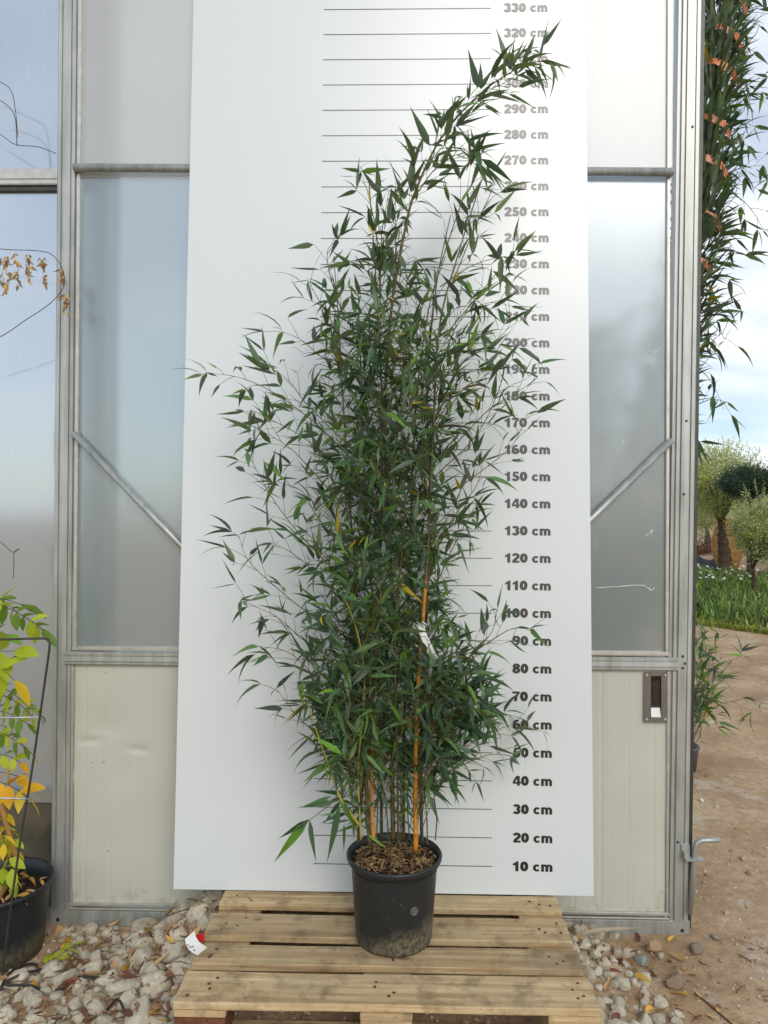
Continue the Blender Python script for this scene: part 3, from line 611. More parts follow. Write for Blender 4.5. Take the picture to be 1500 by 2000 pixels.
# bare stalks near the pot and the young yellow-green shoot with its long leaves
for t in ([(850,1640,0),(853,1600,-.02),(848,1560,-.02)],[(835,1650,-.03),(833,1590,-.03),(826,1530,-.02)],[(760,1650,.05),(752,1560,.06),(735,1480,.06)],[(800,1640,.05),(796,1560,.06),(806,1460,.07)],[(690,1630,.0),(688,1540,.02),(672,1450,.03)],[(783,1640,.02),(782,1520,.03),(768,1420,.03)],[(735,1650,.03),(738,1560,.05),(742,1450,.06)]):
    twigs.tube(spline(C(t), 6), .0022, 6, 0, False)
culm(C([(702,1612,-.09),(668,1565,-.11),(650,1520,-.11),(626,1450,-.10),(606,1390,-.09),(592,1345,-.08)]), .0042, .0012, CYELG, bam, .12)
branch(C([(640,1500,-.11),(626,1450,-.10),(606,1390,-.09),(588,1330,-.08)]), leaves, twigs, .1, .06, .05, (1, 2), start=.1)
big = []
def bigleaf(u0, v0, u1, v1, mi_, sh=1, y=-.11, ln=1.0):
    p, e = at(u0, v0, BY+y), at(u1, v1, BY+y-.01); d = (e-p).normalized(); n_ = Vector((rnd(-.35, .35), -1, rnd(0, .5))); n_ = (n_-d*n_.dot(d)).normalized(); y_ = n_.cross(d)
    big.append(((mi_, sh), Matrix.Translation(p) @ Matrix((d, y_, n_)).transposed().to_4x4() @ Matrix.Diagonal(((e-p).length*1.02*ln, (e-p).length*.76, (e-p).length, 1))))
sh = C([(662,1560,-.11),(640,1575,-.11),(602,1604,-.11)]); twigs.tube(spline(sh, 5), .0013, 5, 0, False)
for a in ((603,1600,524,1694,2,1),(601,1601,538,1644,0,1),(604,1603,617,1690,0,0),(606,1603,613,1670,4,0),(604,1600,578,1632,0,0),(662,1575,640,1690,0,0),(663,1570,650,1640,0,1),(672,1610,672,1665,0,0),(655,1565,576,1580,0,1),(640,1520,634,1490,2,0),(652,1470,642,1538,2,0),(650,1465,652,1440,2,4),(720,1630,758,1660,2,0),(660,1550,700,1630,2,0),(648,1555,590,1576,0,0),(660,1590,620,1592,0,0)): bigleaf(*a)
# big fresh leaves in the crown and a few yellow ones
for a in ((800,715,830,672,2,0,-.13),(580,1300,540,1302,0,0,-.12),(650,845,700,830,1,0,-.12),(640,1250,600,1300,0,0,-.12),(600,1335,575,1345,0,0,-.12),(690,1275,760,1245,1,1,-.13),(760,580,772,588,3,4,-.13),(800,788,830,785,3,4,-.13),(750,940,756,960,3,4,-.12),(772,970,786,968,3,4,-.12),(775,650,795,652,3,0,-.12),(900,395,925,355,2,0,-.1),(718,370,722,395,3,4,.02),(775,905,772,890,3,4,-.1),(720,440,733,465,3,0,.0),(1035,128,1065,135,1,0,-.03),(610,590,600,545,4,0,0),(535,950,540,900,0,0,0)): bigleaf(*a)
leaves += big
# 300 leaves that show largest as parts, the rest as one mass
def lsize(l):
    m_ = l[1]; p = m_.translation; e = m_ @ Vector((1, 0, 0)); u0, v0 = pix(p); u1, v1 = pix(e); return math.hypot(u1-u0, v1-v0)*(1 if p.y < BY else .75)
leaves.sort(key=lsize, reverse=True)
for key, m_ in leaves[:300]: link('leaf', TPL[key], bam, mw=m_)
bake(leaves[300:], 'foliage', BLM, bam)
twigs.build('twigs', [TWIG], bam, True, kind='stuff')
print('bamboo leaves', len(leaves), 'branches', n_br)
# paper plant tag tied to the orange culm
tg = empty('plant_tag', at(826, 1225, BY-.07), 'white paper plant tag looped on the orange bamboo culm', 'tag')
pts = spline([at(u, v, BY+y) for u, v, y in ((822,1216,-.075),(826,1236,-.085),(832,1252,-.09),(842,1272,-.092),(851,1290,-.085),(854,1301,-.08))], 4)
V = []; F = []
for i, p in enumerate(pts):
    w_ = .0105*(1 if i < len(pts)-3 else .8); sdv = Vector((.95, .25*math.sin(i*.3), .32)).normalized()*w_; V += [p-sdv, p+sdv]
F = [(2*i, 2*i+1, 2*i+3, 2*i+2) for i in range(len(pts)-1)]
PAPER = plain('white_paper', S(226, 226, 222), .6, 0, .3, .05)
link('strip', mesh('strip', V, F, PAPER, True), tg)
MB().tube(spline([at(u, v, BY+y) for u, v, y in ((818,1222,-.06),(820,1219,-.078),(829,1219,-.078),(833,1223,-.06))], 4), .0045, 6).build('loop', [PAPER], tg, True)
mb = MB()
for i, (t0, off, l) in enumerate(((4, -.3, .004), (6, .2, .006), (7, .4, .010), (9, .3, .009), (14, .1, .005), (15, -.1, .005))):
    p = pts[t0]*1.0; a_, b_ = V[2*t0], V[2*t0+1]; q = a_.lerp(b_, .5+off*.6)+Vector((0, -.0016, 0)); d = (pts[t0+1]-pts[t0]).normalized(); sdv = (b_-a_).normalized()*.0014
    mb.add([q-sdv, q+sdv, q+sdv+d*l, q-sdv+d*l], [(0, 1, 2, 3)])
mb.build('print', [INK], tg)

# ================================================================== STONES AND LITTER
k = NT('limestone'); v = k.obj((1, 1, 1), True); f = k.noise(v, 3.2, 6, .65); f2 = k.noise(v, 14, 5, .7)
c = k.ramp(f, (.3, S(190, 178, 152)), (.55, S(218, 209, 186)), (.75, S(232, 226, 208))); c = k.mix(k.ramp(f2, (.56, 0.), (.7, .5)), c, S(172, 154, 124))
oi = k.n('ObjectInfo'); c = k.mix(1., c, k.ramp(oi.outputs['Random'], (0., .74), (.5, .95), (1., 1.05)), 'MULTIPLY')
LIME = k.end(k.bsdf(c, .92, 0, .2, k.bump(k.math('ADD', f, f2), .5, .08)))
k = NT('pebble'); v = k.obj(); g = k.n('NewGeometry'); c = k.ramp(g.outputs['Random Per Island'], (0., S(124, 104, 82)), (.4, S(176, 162, 136)), (.8, S(210, 202, 182)), (1., S(150, 136, 120)))
c = k.mix(k.ramp(k.noise(v, 90, 4), (.45, 0.), (.7, .5)), c, S(120, 102, 78)); PEB = k.end(k.bsdf(c, .95, 0, .15))
def stone_mesh(seed, sub=3):
    r = np.random.default_rng(seed); bm = bmesh.new(); bmesh.ops.create_icosphere(bm, subdivisions=sub, radius=1)
    sc = r.uniform(.62, 1.25, 3); sc[2] *= .75; pl = [(Vector(r.normal(size=3)).normalized(), r.uniform(.5, .86)) for _ in range(13)]
    offs = r.uniform(0, 20, 6)
    for vtx in bm.verts:
        p = vtx.co.copy()
        for n_, d_ in pl:
            e = p.dot(n_)-d_
            if e > 0: p -= n_*e*.96
        q = 1+.05*math.sin(p.x*5+offs[0])*math.sin(p.y*5+offs[1])+.045*math.sin(p.z*9+offs[2]+p.x*7)+.03*math.sin(p.y*15+offs[3])*math.sin(p.x*13+offs[4])
        vtx.co = Vector((p.x*sc[0], p.y*sc[1], p.z*sc[2]))*q
    V = [v_.co.copy() for v_ in bm.verts]; F = [[q.index for q in f_.verts] for f_ in bm.faces]; bm.free(); return mesh('stone', V, F, LIME, True)
SM = [stone_mesh(i+3, 2 if i < 0 else 3) for i in range(9)]; SMS = [mesh_arrays(stone_mesh(40+i, 1)) for i in range(6)]
def blocked(x, y): return (PX0-.012 < x < PX1+.012 and -.612 < y < .2) or y > DY-.02 or ((x+1.355)**2+(y-.0)**2 < .17**2)
def density(x, y):                    # where the loose limestone lies
    if x < PX0+.05: return 1.
    if x > .6: return max(0, 1-(x-.62)/(.30+.35*sstep(-.1, -.6, y)))*.95
    return .9
placed = []; grid = {}
def free(x, y, r, f=.78):
    cx, cy = int(x/.1), int(y/.1)
    for i in range(cx-2, cx+3):
        for j in range(cy-2, cy+3):
            for (a, b, c_) in grid.get((i, j), ()):
                if (a-x)**2+(b-y)**2 < (f*(r+c_))**2: return False
    return True
def put(x, y, r): placed.append((x, y, r)); grid.setdefault((int(x/.1), int(y/.1)), []).append((x, y, r))
for r0, r1, tries in ((.036, .052, 420), (.024, .036, 1400), (.016, .024, 3200)):
    for _ in range(tries):
        x, y, r = rnd(-1.5, 1.25), rnd(-.80, .16), rnd(r0, r1)
        if blocked(x, y) or random.random() > density(x, y) or (x > .6 and r > .034) or not free(x, y, r): continue
        if blocked(x+r*.8, y) or blocked(x-r*.8, y) or blocked(x, y+r*.9): continue
        put(x, y, r)
for x, y, r in ((-.63, .09, .055), (-.655, .0, .045), (-.73, .07, .05), (-.80, .10, .05), (-.85, .0, .055), (-.92, -.04, .06), (-.70, -.09, .05)): put(x, y, r)
placed.sort(key=lambda s: -s[2]/(3+s[1]))
vis = [s for s in placed if -30 < pix((s[0], s[1], 0))[0] < 1530 and pix((s[0], s[1], gz(s[0], s[1])))[1] < 2030]
def smat(x, y, r):
    return Matrix.Translation((x, y, gz(x, y)+r*.32)) @ Matrix.Rotation(rnd(0, 6.28), 4, 'Z') @ Matrix.Rotation(rnd(-.5, .5), 4, 'X') @ Matrix.Scale(r*1.12, 4)
for i, (x, y, r) in enumerate(vis[:298]): link('stone', SM[i % 9], GROUND, mw=smat(x, y, r))
mb = MB()
def addstone(m_):
    V_, F_ = random.choice(SMS); A = np.array(m_); mb.add((V_ @ A[:3, :3].T+A[:3, 3]).tolist(), F_.tolist())
for x, y, r in vis[298:]: addstone(smat(x, y, r))
for _ in range(2600):
    x, y = rnd(-1.5, 1.0), rnd(-.8, .17)
    if y > DY-.03 or random.random() > density(x, y): continue
    addstone(smat(x, y, rnd(.004, .013)))
for _ in range(1500):                 # grit on the bare soil to the right
    y = -.75+abs(random.gauss(0, 1.3)); x = rnd(.7, 2.6)
    if x < 1.25 and y > .1: continue
    addstone(smat(x, y, rnd(.0025, .008) if random.random() < .93 else rnd(.01, .02)))
mb.build('small_pebbles', [PEB], GROUND, kind='stuff')
for u, v_, r, m_, lb in ((1252, 1880, .032, S(150, 158, 148), 'smooth grey green stone lying on the bare soil'), (1318, 1925, .034, S(150, 132, 110), 'round brown stone on the bare soil beside dark chips'), (1275, 1850, .03, S(176, 148, 112), 'tan stone near the bottom of the sliding door'), (1362, 1855, .028, S(146, 132, 112), 'rough grey brown stone beside the door corner')):
    q = onz(u, v_, -.08); q.z = gz(q.x, q.y)+r*.4; me = SM[random.randrange(9)].copy(); me.materials.clear(); me.materials.append(plain('stone_colour', m_, .85, 0, .25, .2, 12, .3))
    o = link('stone', me, None, lb, 'stone', mw=Matrix.Translation(q) @ Matrix.Rotation(rnd(0, 6), 4, 'Z') @ Matrix.Scale(r, 4))
# fallen leaves
DL_M = [leafmat('dry_leaf_brown', S(142, 106, 76), S(160, 128, 100), .7, .1), leafmat('dry_leaf_red', S(126, 80, 60), S(140, 100, 80), .7, .1), leafmat('dry_leaf_tan', S(186, 150, 104), S(190, 164, 124), .7, .1), leafmat('dry_leaf_ochre', S(196, 152, 62), S(196, 160, 92), .7, .1)]
DTP = {(i, j): leaf_mesh('fallen_leaf', 1., .26+.05*j, (.5, -.6, 1.0)[j], m_, 9, (.5, .9, .3)[j], (.5, -.7, .2)[j]) for i, m_ in enumerate(DL_M) for j in range(3)}
DARR = {k_: mesh_arrays(m_) for k_, m_ in DTP.items()}
names = ['brown', 'reddish brown', 'tan', 'ochre']; cnt = 0; litter = []
def topz(x, y):
    z = gz(x, y)
    for i in range(int(x/.1)-1, int(x/.1)+2):
        for j in range(int(y/.1)-1, int(y/.1)+2):
            for (a, b, c_) in grid.get((i, j), ()):
                d2 = (a-x)**2+(b-y)**2
                if d2 < c_*c_: z = max(z, gz(a, b)+c_*.32+.62*math.sqrt(c_*c_-d2))
    return z
while cnt < 150:
    left = random.random() < .78; x, y = (rnd(-1.35, -.58), rnd(-.62, .14)) if left else (rnd(.64, 1.12), rnd(-.5, .15))
    if blocked(x, y): continue
    i = random.choices(range(4), (4, 4, 3, 2))[0]; l = rnd(.045, .1) if left else rnd(.04, .08)
    m_ = Matrix.Translation((x, y, topz(x, y)+.006)) @ Matrix.Rotation(rnd(0, 6.28), 4, 'Z') @ Matrix.Rotation(rnd(-.35, .25), 4, 'Y') @ Matrix.Rotation(rnd(-.7, .7), 4, 'X') @ Matrix.Scale(l, 4)
    link('fallen_leaf', DTP[i, random.randrange(3)], None, 'curled %s dead leaf lying %s' % (names[i], 'among the limestones left of the pallet' if left else 'on the soil right of the pallet'), 'leaf', 'dead leaves on the ground', mw=m_); cnt += 1
for _ in range(2600):                  # fine litter: leaf scraps and chaff
    t = random.random(); x, y = (rnd(-1.45, -.58), rnd(-.75, .15)) if t < .4 else (rnd(.65, 3.2), -.7+abs(random.gauss(0, 1.8)))
    if blocked(x, y) or (.6 < x < 1.3 and y > .1): continue
    m_ = Matrix.Translation((x, y, (topz(x, y) if y < .2 else gz(x, y))+.004)) @ Matrix.Rotation(rnd(0, 6.28), 4, 'Z') @ Matrix.Rotation(rnd(-.3, .3), 4, 'X') @ Matrix.Diagonal((*(lambda l: (l, l*rnd(.3, .8), l))(rnd(.015, .045)), 1))
    litter.append(((random.choice((0, 0, 2, 1)), random.randrange(3)), m_))
bake(litter, 'leaf_litter', DL_M, GROUND, DARR)
mb = MB()
for _ in range(420):
    t = random.random(); x, y = (rnd(-1.4, -.58), rnd(-.7, .12)) if t < .3 else (rnd(.66, 2.6), -.7+abs(random.gauss(0, 1.3)))
    if blocked(x, y) or (.6 < x < 1.3 and y > .1): continue
    a = rnd(0, 6.28); l = rnd(.02, .09); d = Vector((math.cos(a), math.sin(a), rnd(-.05, .1))); p = Vector((x, y, (topz(x, y) if y < .2 else gz(x, y))+.005))
    if blocked(*(p+d*l).xy): continue
    mb.tube([p, p+d*l*.5+Vector((rnd(-.004, .004), rnd(-.004, .004), .003)), p+d*l], rnd(.0008, .0022), 5, random.choice((0, 1, 1)))
mb.build('dry_stalks', [STRAW, STRAW2], GROUND, kind='stuff')
def ground_stick(pts, r, mat, name, label, cat):
    P = [onz(u, v_, -.05) for u, v_ in pts]; P = [Vector((p.x, p.y, topz(p.x, p.y)+r*1.3)) for p in P]; o = MB().tube(spline(P, 6), r, 7).build(name, [mat], None, True); o['label'] = label; o['category'] = cat; return o
BLACKW = plain('black_hose', S(44, 42, 42), .5, 0, .4)
ground_stick([(0, 1925), (20, 1900), (60, 1875), (82, 1872), (76, 1888), (40, 1905), (10, 1918), (60, 1914), (110, 1916), (150, 1911), (195, 1911)], .0045, BLACKW, 'irrigation_tube', 'thin black irrigation tube coiled on the stones beside the left pot', 'tube')
ground_stick([(120, 2000), (160, 1980), (208, 1958), (230, 1975), (250, 1998)], .0035, BLACKW, 'wire', 'bent dark wire sticking out of the limestones left of the pallet', 'wire')
ground_stick([(1362, 1925), (1400, 1955), (1440, 1985), (1470, 2000)], .003, STRAW2, 'stick', 'long thin brown stick on the bare soil beside the door', 'stick')
ground_stick([(212, 1970), (270, 1955), (322, 1938)], .0035, STRAW, 'stick', 'straw coloured stick lying across the limestones', 'stick')
ground_stick([(263, 1925), (280, 1895), (300, 1868)], .003, STRAW2, 'stick', 'grey brown bent stick between the limestones', 'stick')
# pale bamboo sheath on the right, red and white label on the left
q = onz(1132, 1850, -.02); o = link('bamboo_sheath', leaf_mesh('bamboo_sheath', 1., .10, .05, plain('pale_sheath', S(176, 160, 132), .7), 8, .8, .6), None, 'long pale dry bamboo sheath lying beside the pallet', 'leaf', mw=Matrix.Translation((q.x, q.y, topz(q.x, q.y)+.012)) @ Matrix.Rotation(.22, 4, 'Z') @ Matrix.Rotation(-.05, 4, 'Y') @ Matrix.Scale(.235, 4))
lb = empty('price_label', onz(378, 1845, .03), 'curled red and white plastic label on the stones at the pallet edge', 'label')
q0 = at(361, 1832, -.42)
pts = [at(u, v_, -.40-.02*math.sin(i*.6)) for i, (u, v_) in enumerate(((361, 1834), (363, 1845), (369, 1855), (378, 1862), (386, 1866)))]
V = []; F = []
for p in pts: V += [p, p+Vector((.028, .006, .022))]
F = [(2*i, 2*i+2, 2*i+3, 2*i+1) for i in range(4)]
link('strip', mesh('strip', V, F, PAPER, True), lb)
RED = plain('red_plastic', S(196, 36, 50), .45, 0, .4, .08)
V = [at(u, v_, -.385) for u, v_ in ((371, 1842), (374, 1834), (383, 1826), (399, 1822), (400, 1838), (388, 1842))]; V2 = [p+Vector((0, .002, 0)) for p in V]
link('red_back', mesh('red_back', V+V2, [tuple(range(6)), tuple(range(11, 5, -1))]+[(i, (i+1) % 6, 6+(i+1) % 6, 6+i) for i in range(6)], RED), lb)
mb = MB()
for i, (u, v_) in enumerate(((366, 1846), (371, 1850), (376, 1849), (379, 1856))):
    p = at(u, v_, -.425); mb.box((p.x-.003, p.y, p.z-.0012), (p.x+.004, p.y+.0008, p.z+.0012))
mb.build('print', [INK], lb)

# ================================================================== WISTERIA in the left pot, wire frame, dry shoot
WC = Vector((at(0, 1845, 0.02).x-.005, .0, -.095)); WH = .262
wis = empty('potted_wisteria', WC, 'wisteria turning yellow in a large black pot beside the door post', 'plant')
prof = [(.0001, .004), (.150, .0), (.158, .004), (.17, .1), (.180, WH-.04), (.181, WH-.025), (.189, WH-.022), (.194, WH-.01), (.193, WH-.002), (.188, WH), (.180, WH-.006), (.172, WH-.05), (.168, WH-.09)]
wp = MB().lathe(prof, WC, 64).build('pot', [POTM], wis, True)
MB().lathe([(.0001, WH-.045), (.09, WH-.05), (.174, WH-.056)], WC, 40).build('soil', [SOIL], wis, True)
mulch = []
for i in range(46):
    r = .155*math.sqrt(random.random()); a = rnd(0, 6.28)
    mulch.append(((random.choice((0, 2, 3, 3)), random.randrange(3)), Matrix.Translation(WC+Vector((r*math.cos(a), r*math.sin(a), WH-.045+rnd(.004, .02)))) @ Matrix.Rotation(rnd(0, 6.28), 4, 'Z') @ Matrix.Rotation(rnd(-.6, .4), 4, 'X') @ Matrix.Scale(rnd(.035, .06), 4)))
bake(mulch, 'mulch_leaves', DL_M, wis, DARR)
BARK = plain('bark', S(92, 78, 62), .9, 0, .2, .3, 40, .4)
WT = [WC+Vector(p) for p in ((-.02, .0, WH-.06), (-.03, .02, .5), (-.08, -.02, .9), (-.06, .0, 1.3), (-.12, .03, 1.9), (-.06, .03, 2.3), (-.10, .02, 2.9))]
MB().tube(spline(WT, 8), [.012-.009*i/48 for i in range(49)], 8).build('stem', [BARK], wis, True)
WL = [leafmat('wisteria_yellow', S(222, 190, 44), S(206, 178, 60), .5, .3, .2), leafmat('wisteria_green', S(104, 138, 44), S(130, 156, 66), .5, .3, .25), leafmat('wisteria_lime', S(178, 192, 52), S(176, 188, 76), .5, .3, .2), leafmat('wisteria_gold', S(230, 176, 40), S(210, 160, 60), .5, .3, .2)]
def oval_leaf(mat, W_=.36, dr=.35):
    V = []; F = []; pr = [0, .55, .9, 1, .92, .7, .36, .0]
    for i, p in enumerate(pr):
        t = i/7
        for s_ in (-1, -.5, 0, .5, 1): V.append((t, s_*W_*.5*p+(.001*s_), -dr*.5*t*t+abs(s_)*.10*p*W_+.012*math.sin(i*2.2+s_*2)*abs(s_)))
    for i in range(7):
        for q in range(4): b = i*5+q; F.append((b, b+5, b+6, b+1))
    return mesh('leaflet', V, F, mat, True)
WTP = [oval_leaf(m_, .42+.05*i, .3) for i, m_ in enumerate(WL)]
wt = MB()
def compound(pts, mats, n, ll, Y, droop=.5, tip=True):
    P = spline([at(u, v_, Y+dy) for u, v_, dy in pts], 8); wt.tube(P, .0012, 5, 0, False)
    for i in range(n):
        t = .18+.8*i/max(1, n-1); p = P[min(len(P)-1, int(t*(len(P)-1)))]; q = P[min(len(P)-1, int(t*(len(P)-1))+1)]; tg_ = (q-P[max(0, int(t*(len(P)-1))-1)]).normalized()
        for sg in ((-1, 1) if i < n-1 or not tip else (0,)):
            sd = tg_.cross(Vector((0, -1, 0))).normalized(); d = (sd*sg+tg_*(.55 if sg else 1)+Vector((0, rnd(-.5, .1), -droop*rnd(.3, 1)))).normalized()
            link('leaflet', WTP[random.choice(mats)], wis, mw=leaf_matrix(p, d, ll*rnd(1.1, 1.5), rnd(-.7, .7)))
compound([(-60,1150,0),(0,1180,-.02),(50,1205,-.03),(88,1232,-.04)], (1, 2, 2, 1), 5, .058, -.06)
compound([(-50,1165,0),(0,1168,-.02),(45,1182,-.03)], (1, 1, 2), 3, .075, -.02, .2)
compound([(-20,1155,.05),(20,1185,.04),(60,1215,.03),(96,1240,.02)], (1, 2, 1), 5, .05, -.02)
compound([(-40,1330,.03),(10,1345,.02),(50,1375,.0),(80,1400,.0)], (1, 1, 2), 7, .035, .04)
compound([(-40,1400,.03),(10,1420,.02),(40,1450,.0),(70,1480,.0)], (1, 2, 0), 6, .036, .04)
compound([(-30,1560,.0),(0,1580,.0),(10,1610,.0),(16,1640,.0)], (0, 0, 3), 4, .05, -.04)
compound([(-30,1615,.0),(10,1630,.0),(24,1650,.0),(30,1690,.0)], (0, 2, 2), 5, .045, -.04)
compound([(-60,1215,0),(-20,1235,-.02),(20,1240,-.03)], (2, 1), 3, .05, -.1)
compound([(-70,1262,0),(-30,1272,-.02),(10,1272,-.03),(30,1271,-.03)], (2, 0), 3, .085, -.09, .1)
compound([(-60,1290,0),(-20,1300,-.02),(10,1312,-.03),(30,1330,-.03)], (0, 2, 2), 3, .085, -.1, .5)
compound([(-70,1350,0),(-20,1350,-.02),(30,1370,-.03),(64,1400,-.03)], (1, 2, 1), 7, .042, -.05)
compound([(-70,1380,0),(-20,1385,-.0),(20,1395,-.0),(58,1416,-.0)], (1, 1, 2), 7, .04, .0)
compound([(-70,1420,0),(-20,1425,-.0),(20,1440,-.0),(50,1462,.0)], (1, 2, 1), 6, .04, -.02)
compound([(-70,1470,0),(-20,1470,0),(20,1478,0),(40,1490,0)], (1, 2, 3), 5, .045, .0)
compound([(-60,1520,0),(-10,1525,-.02),(30,1540,-.04),(60,1562,-.04)], (0, 3, 3), 5, .062, -.11)
compound([(-50,1500,0),(0,1508,-.02),(20,1512,-.02),(36,1516,-.02)], (3, 0), 3, .05, -.08)
compound([(-60,1590,0),(-20,1605,-.02),(4,1625,-.02),(8,1650,-.02)], (0, 0, 2), 5, .05, -.12)
compound([(-50,1640,0),(-10,1650,-.02),(14,1670,-.02),(24,1700,-.02)], (2, 0, 2), 5, .052, -.1)
compound([(-40,1690,0),(0,1690,-.02),(20,1708,-.02),(26,1728,-.0)], (2, 2, 1), 4, .05, -.08)
wt.tube([at(-40, 1320, -.06), at(20, 1290, -.08), at(52, 1274, -.09)], .0065, 7)
wt.build('stalks', [BARK], wis, True, kind='stuff')
ck = MB().tube([WC+Vector((.02, -.05, WH-.07)), at(36, 1690, -.05), at(2, 1570, -.05), at(-40, 1430, -.04)], .0095, 9)
ck.build('cane', [plain('bamboo_cane', S(186, 140, 84), .6, 0, .3)], wis, True)
# dry shoot reaching along the wall
SHO = plain('dry_stem', S(96, 88, 78), .8); sh = MB()
for pts in ([(-90,470,.05),(0,486,.02),(60,489,0),(95,494,-.01),(115,512,-.02),(126,540,-.03),(122,565,-.03),(95,595,-.02),(50,625,0),(0,658,.02),(-90,700,.05)], [(-70,130,.1),(0,160,.1),(22,178,.1),(30,215,.1),(35,268,.1)], [(-50,180,.1),(0,196,.1),(28,225,.1),(33,285,.1)], [(-60,225,.1),(0,262,.1),(30,282,.1),(75,287,.1),(110,300,.11)], [(-40,1040,.08),(0,1058,.08),(24,1078,.08),(38,1072,.08),(28,1078,.08),(27,1105,.08),(26,1130,.08)]):
    sh.tube(spline([at(u, v_, .12+dy) for u, v_, dy in pts], 8), .0016, 5, 0, False)
sh.build('dry_shoot', [SHO], wis, True, kind='stuff')
for (u, v_, l) in ((2, 495, 50), (13, 492, 75), (28, 490, 62), (54, 490, 58), (83, 494, 58), (118, 516, 28), (124, 568, 38)):
    cl = []; 
    for i in range(int(l/3.2)+4):
        t = random.random(); p = at(u+rnd(-4, 4)+8*t*(u > 20), v_+6+l*t, .10+rnd(-.02, .01)); d = jitter((rnd(-.5, .5), -.2, -.8), .4)
        cl.append(((random.choice((0, 2, 2, 3)), random.randrange(3)), leaf_matrix(p, d, rnd(.018, .036)) @ Matrix.Diagonal((1, 1.3, 1.3, 1))))
    bake(cl, 'dry_leaf_cluster', DL_M, wis, DARR)
# wire frame standing in the pot
tr = empty('plant_support', WC+Vector((.1, -.1, 0)), 'grey wire plant support frame standing around the wisteria in its pot', 'plant support')
FY = -.20
a = [at(u, v_, FY) for u, v_ in ((-120, 1250), (0, 1249), (85, 1247), (95, 1252), (97, 1262), (92, 1300), (78, 1398), (60, 1520), (40, 1640), (20, 1780), (5, 1900), (0, 1935))]
MB().tube(spline(a, 5), .0038, 8).build('frame_wire', [DARKMETAL], tr, True)
for u, v_ in ((78, 1401), (56, 1560)):
    e = at(u, v_, FY); MB().tube([e, e+Vector((-.28, .02, -.012 if v_ < 1500 else -.006))], .0034, 8).build('cross_wire', [GALV], tr, True)
MB().tube(spline([at(80, 1392, FY-.004), at(76, 1388, FY-.006), at(79, 1396, FY-.006), at(86, 1402, FY-.004), at(89, 1410, FY-.004)], 4), .0018, 6).build('tie', [BLACKW], tr, True)
# green wisteria leaf lying on the stones
q = [onz(u, v_, -.02) for u, v_ in ((85, 1862), (110, 1850), (140, 1835), (175, 1822))]; q = [Vector((p.x, p.y, topz(p.x, p.y)+.016)) for p in q]
fw = empty('fallen_wisteria_leaf', q[0], 'fresh lime green compound leaf lying on the limestones beside the left pot', 'leaf')
P = spline(q, 5); MB().tube(P, .0012, 5).build('rachis', [TWIG], fw, True)
for i in range(6):
    p = P[1+i*2] if 1+i*2 < len(P) else P[-1]; t = (P[-1]-P[0]).normalized()
    for sg in ((-1, 1) if i < 5 else (0,)):
        d = t*(.5 if sg else 1)+Vector((-t.y, t.x, rnd(.0, .25)))*sg; link('leaflet', WTP[2], fw, mw=leaf_matrix(p, d, rnd(.036, .048), rnd(-.4, .4)))

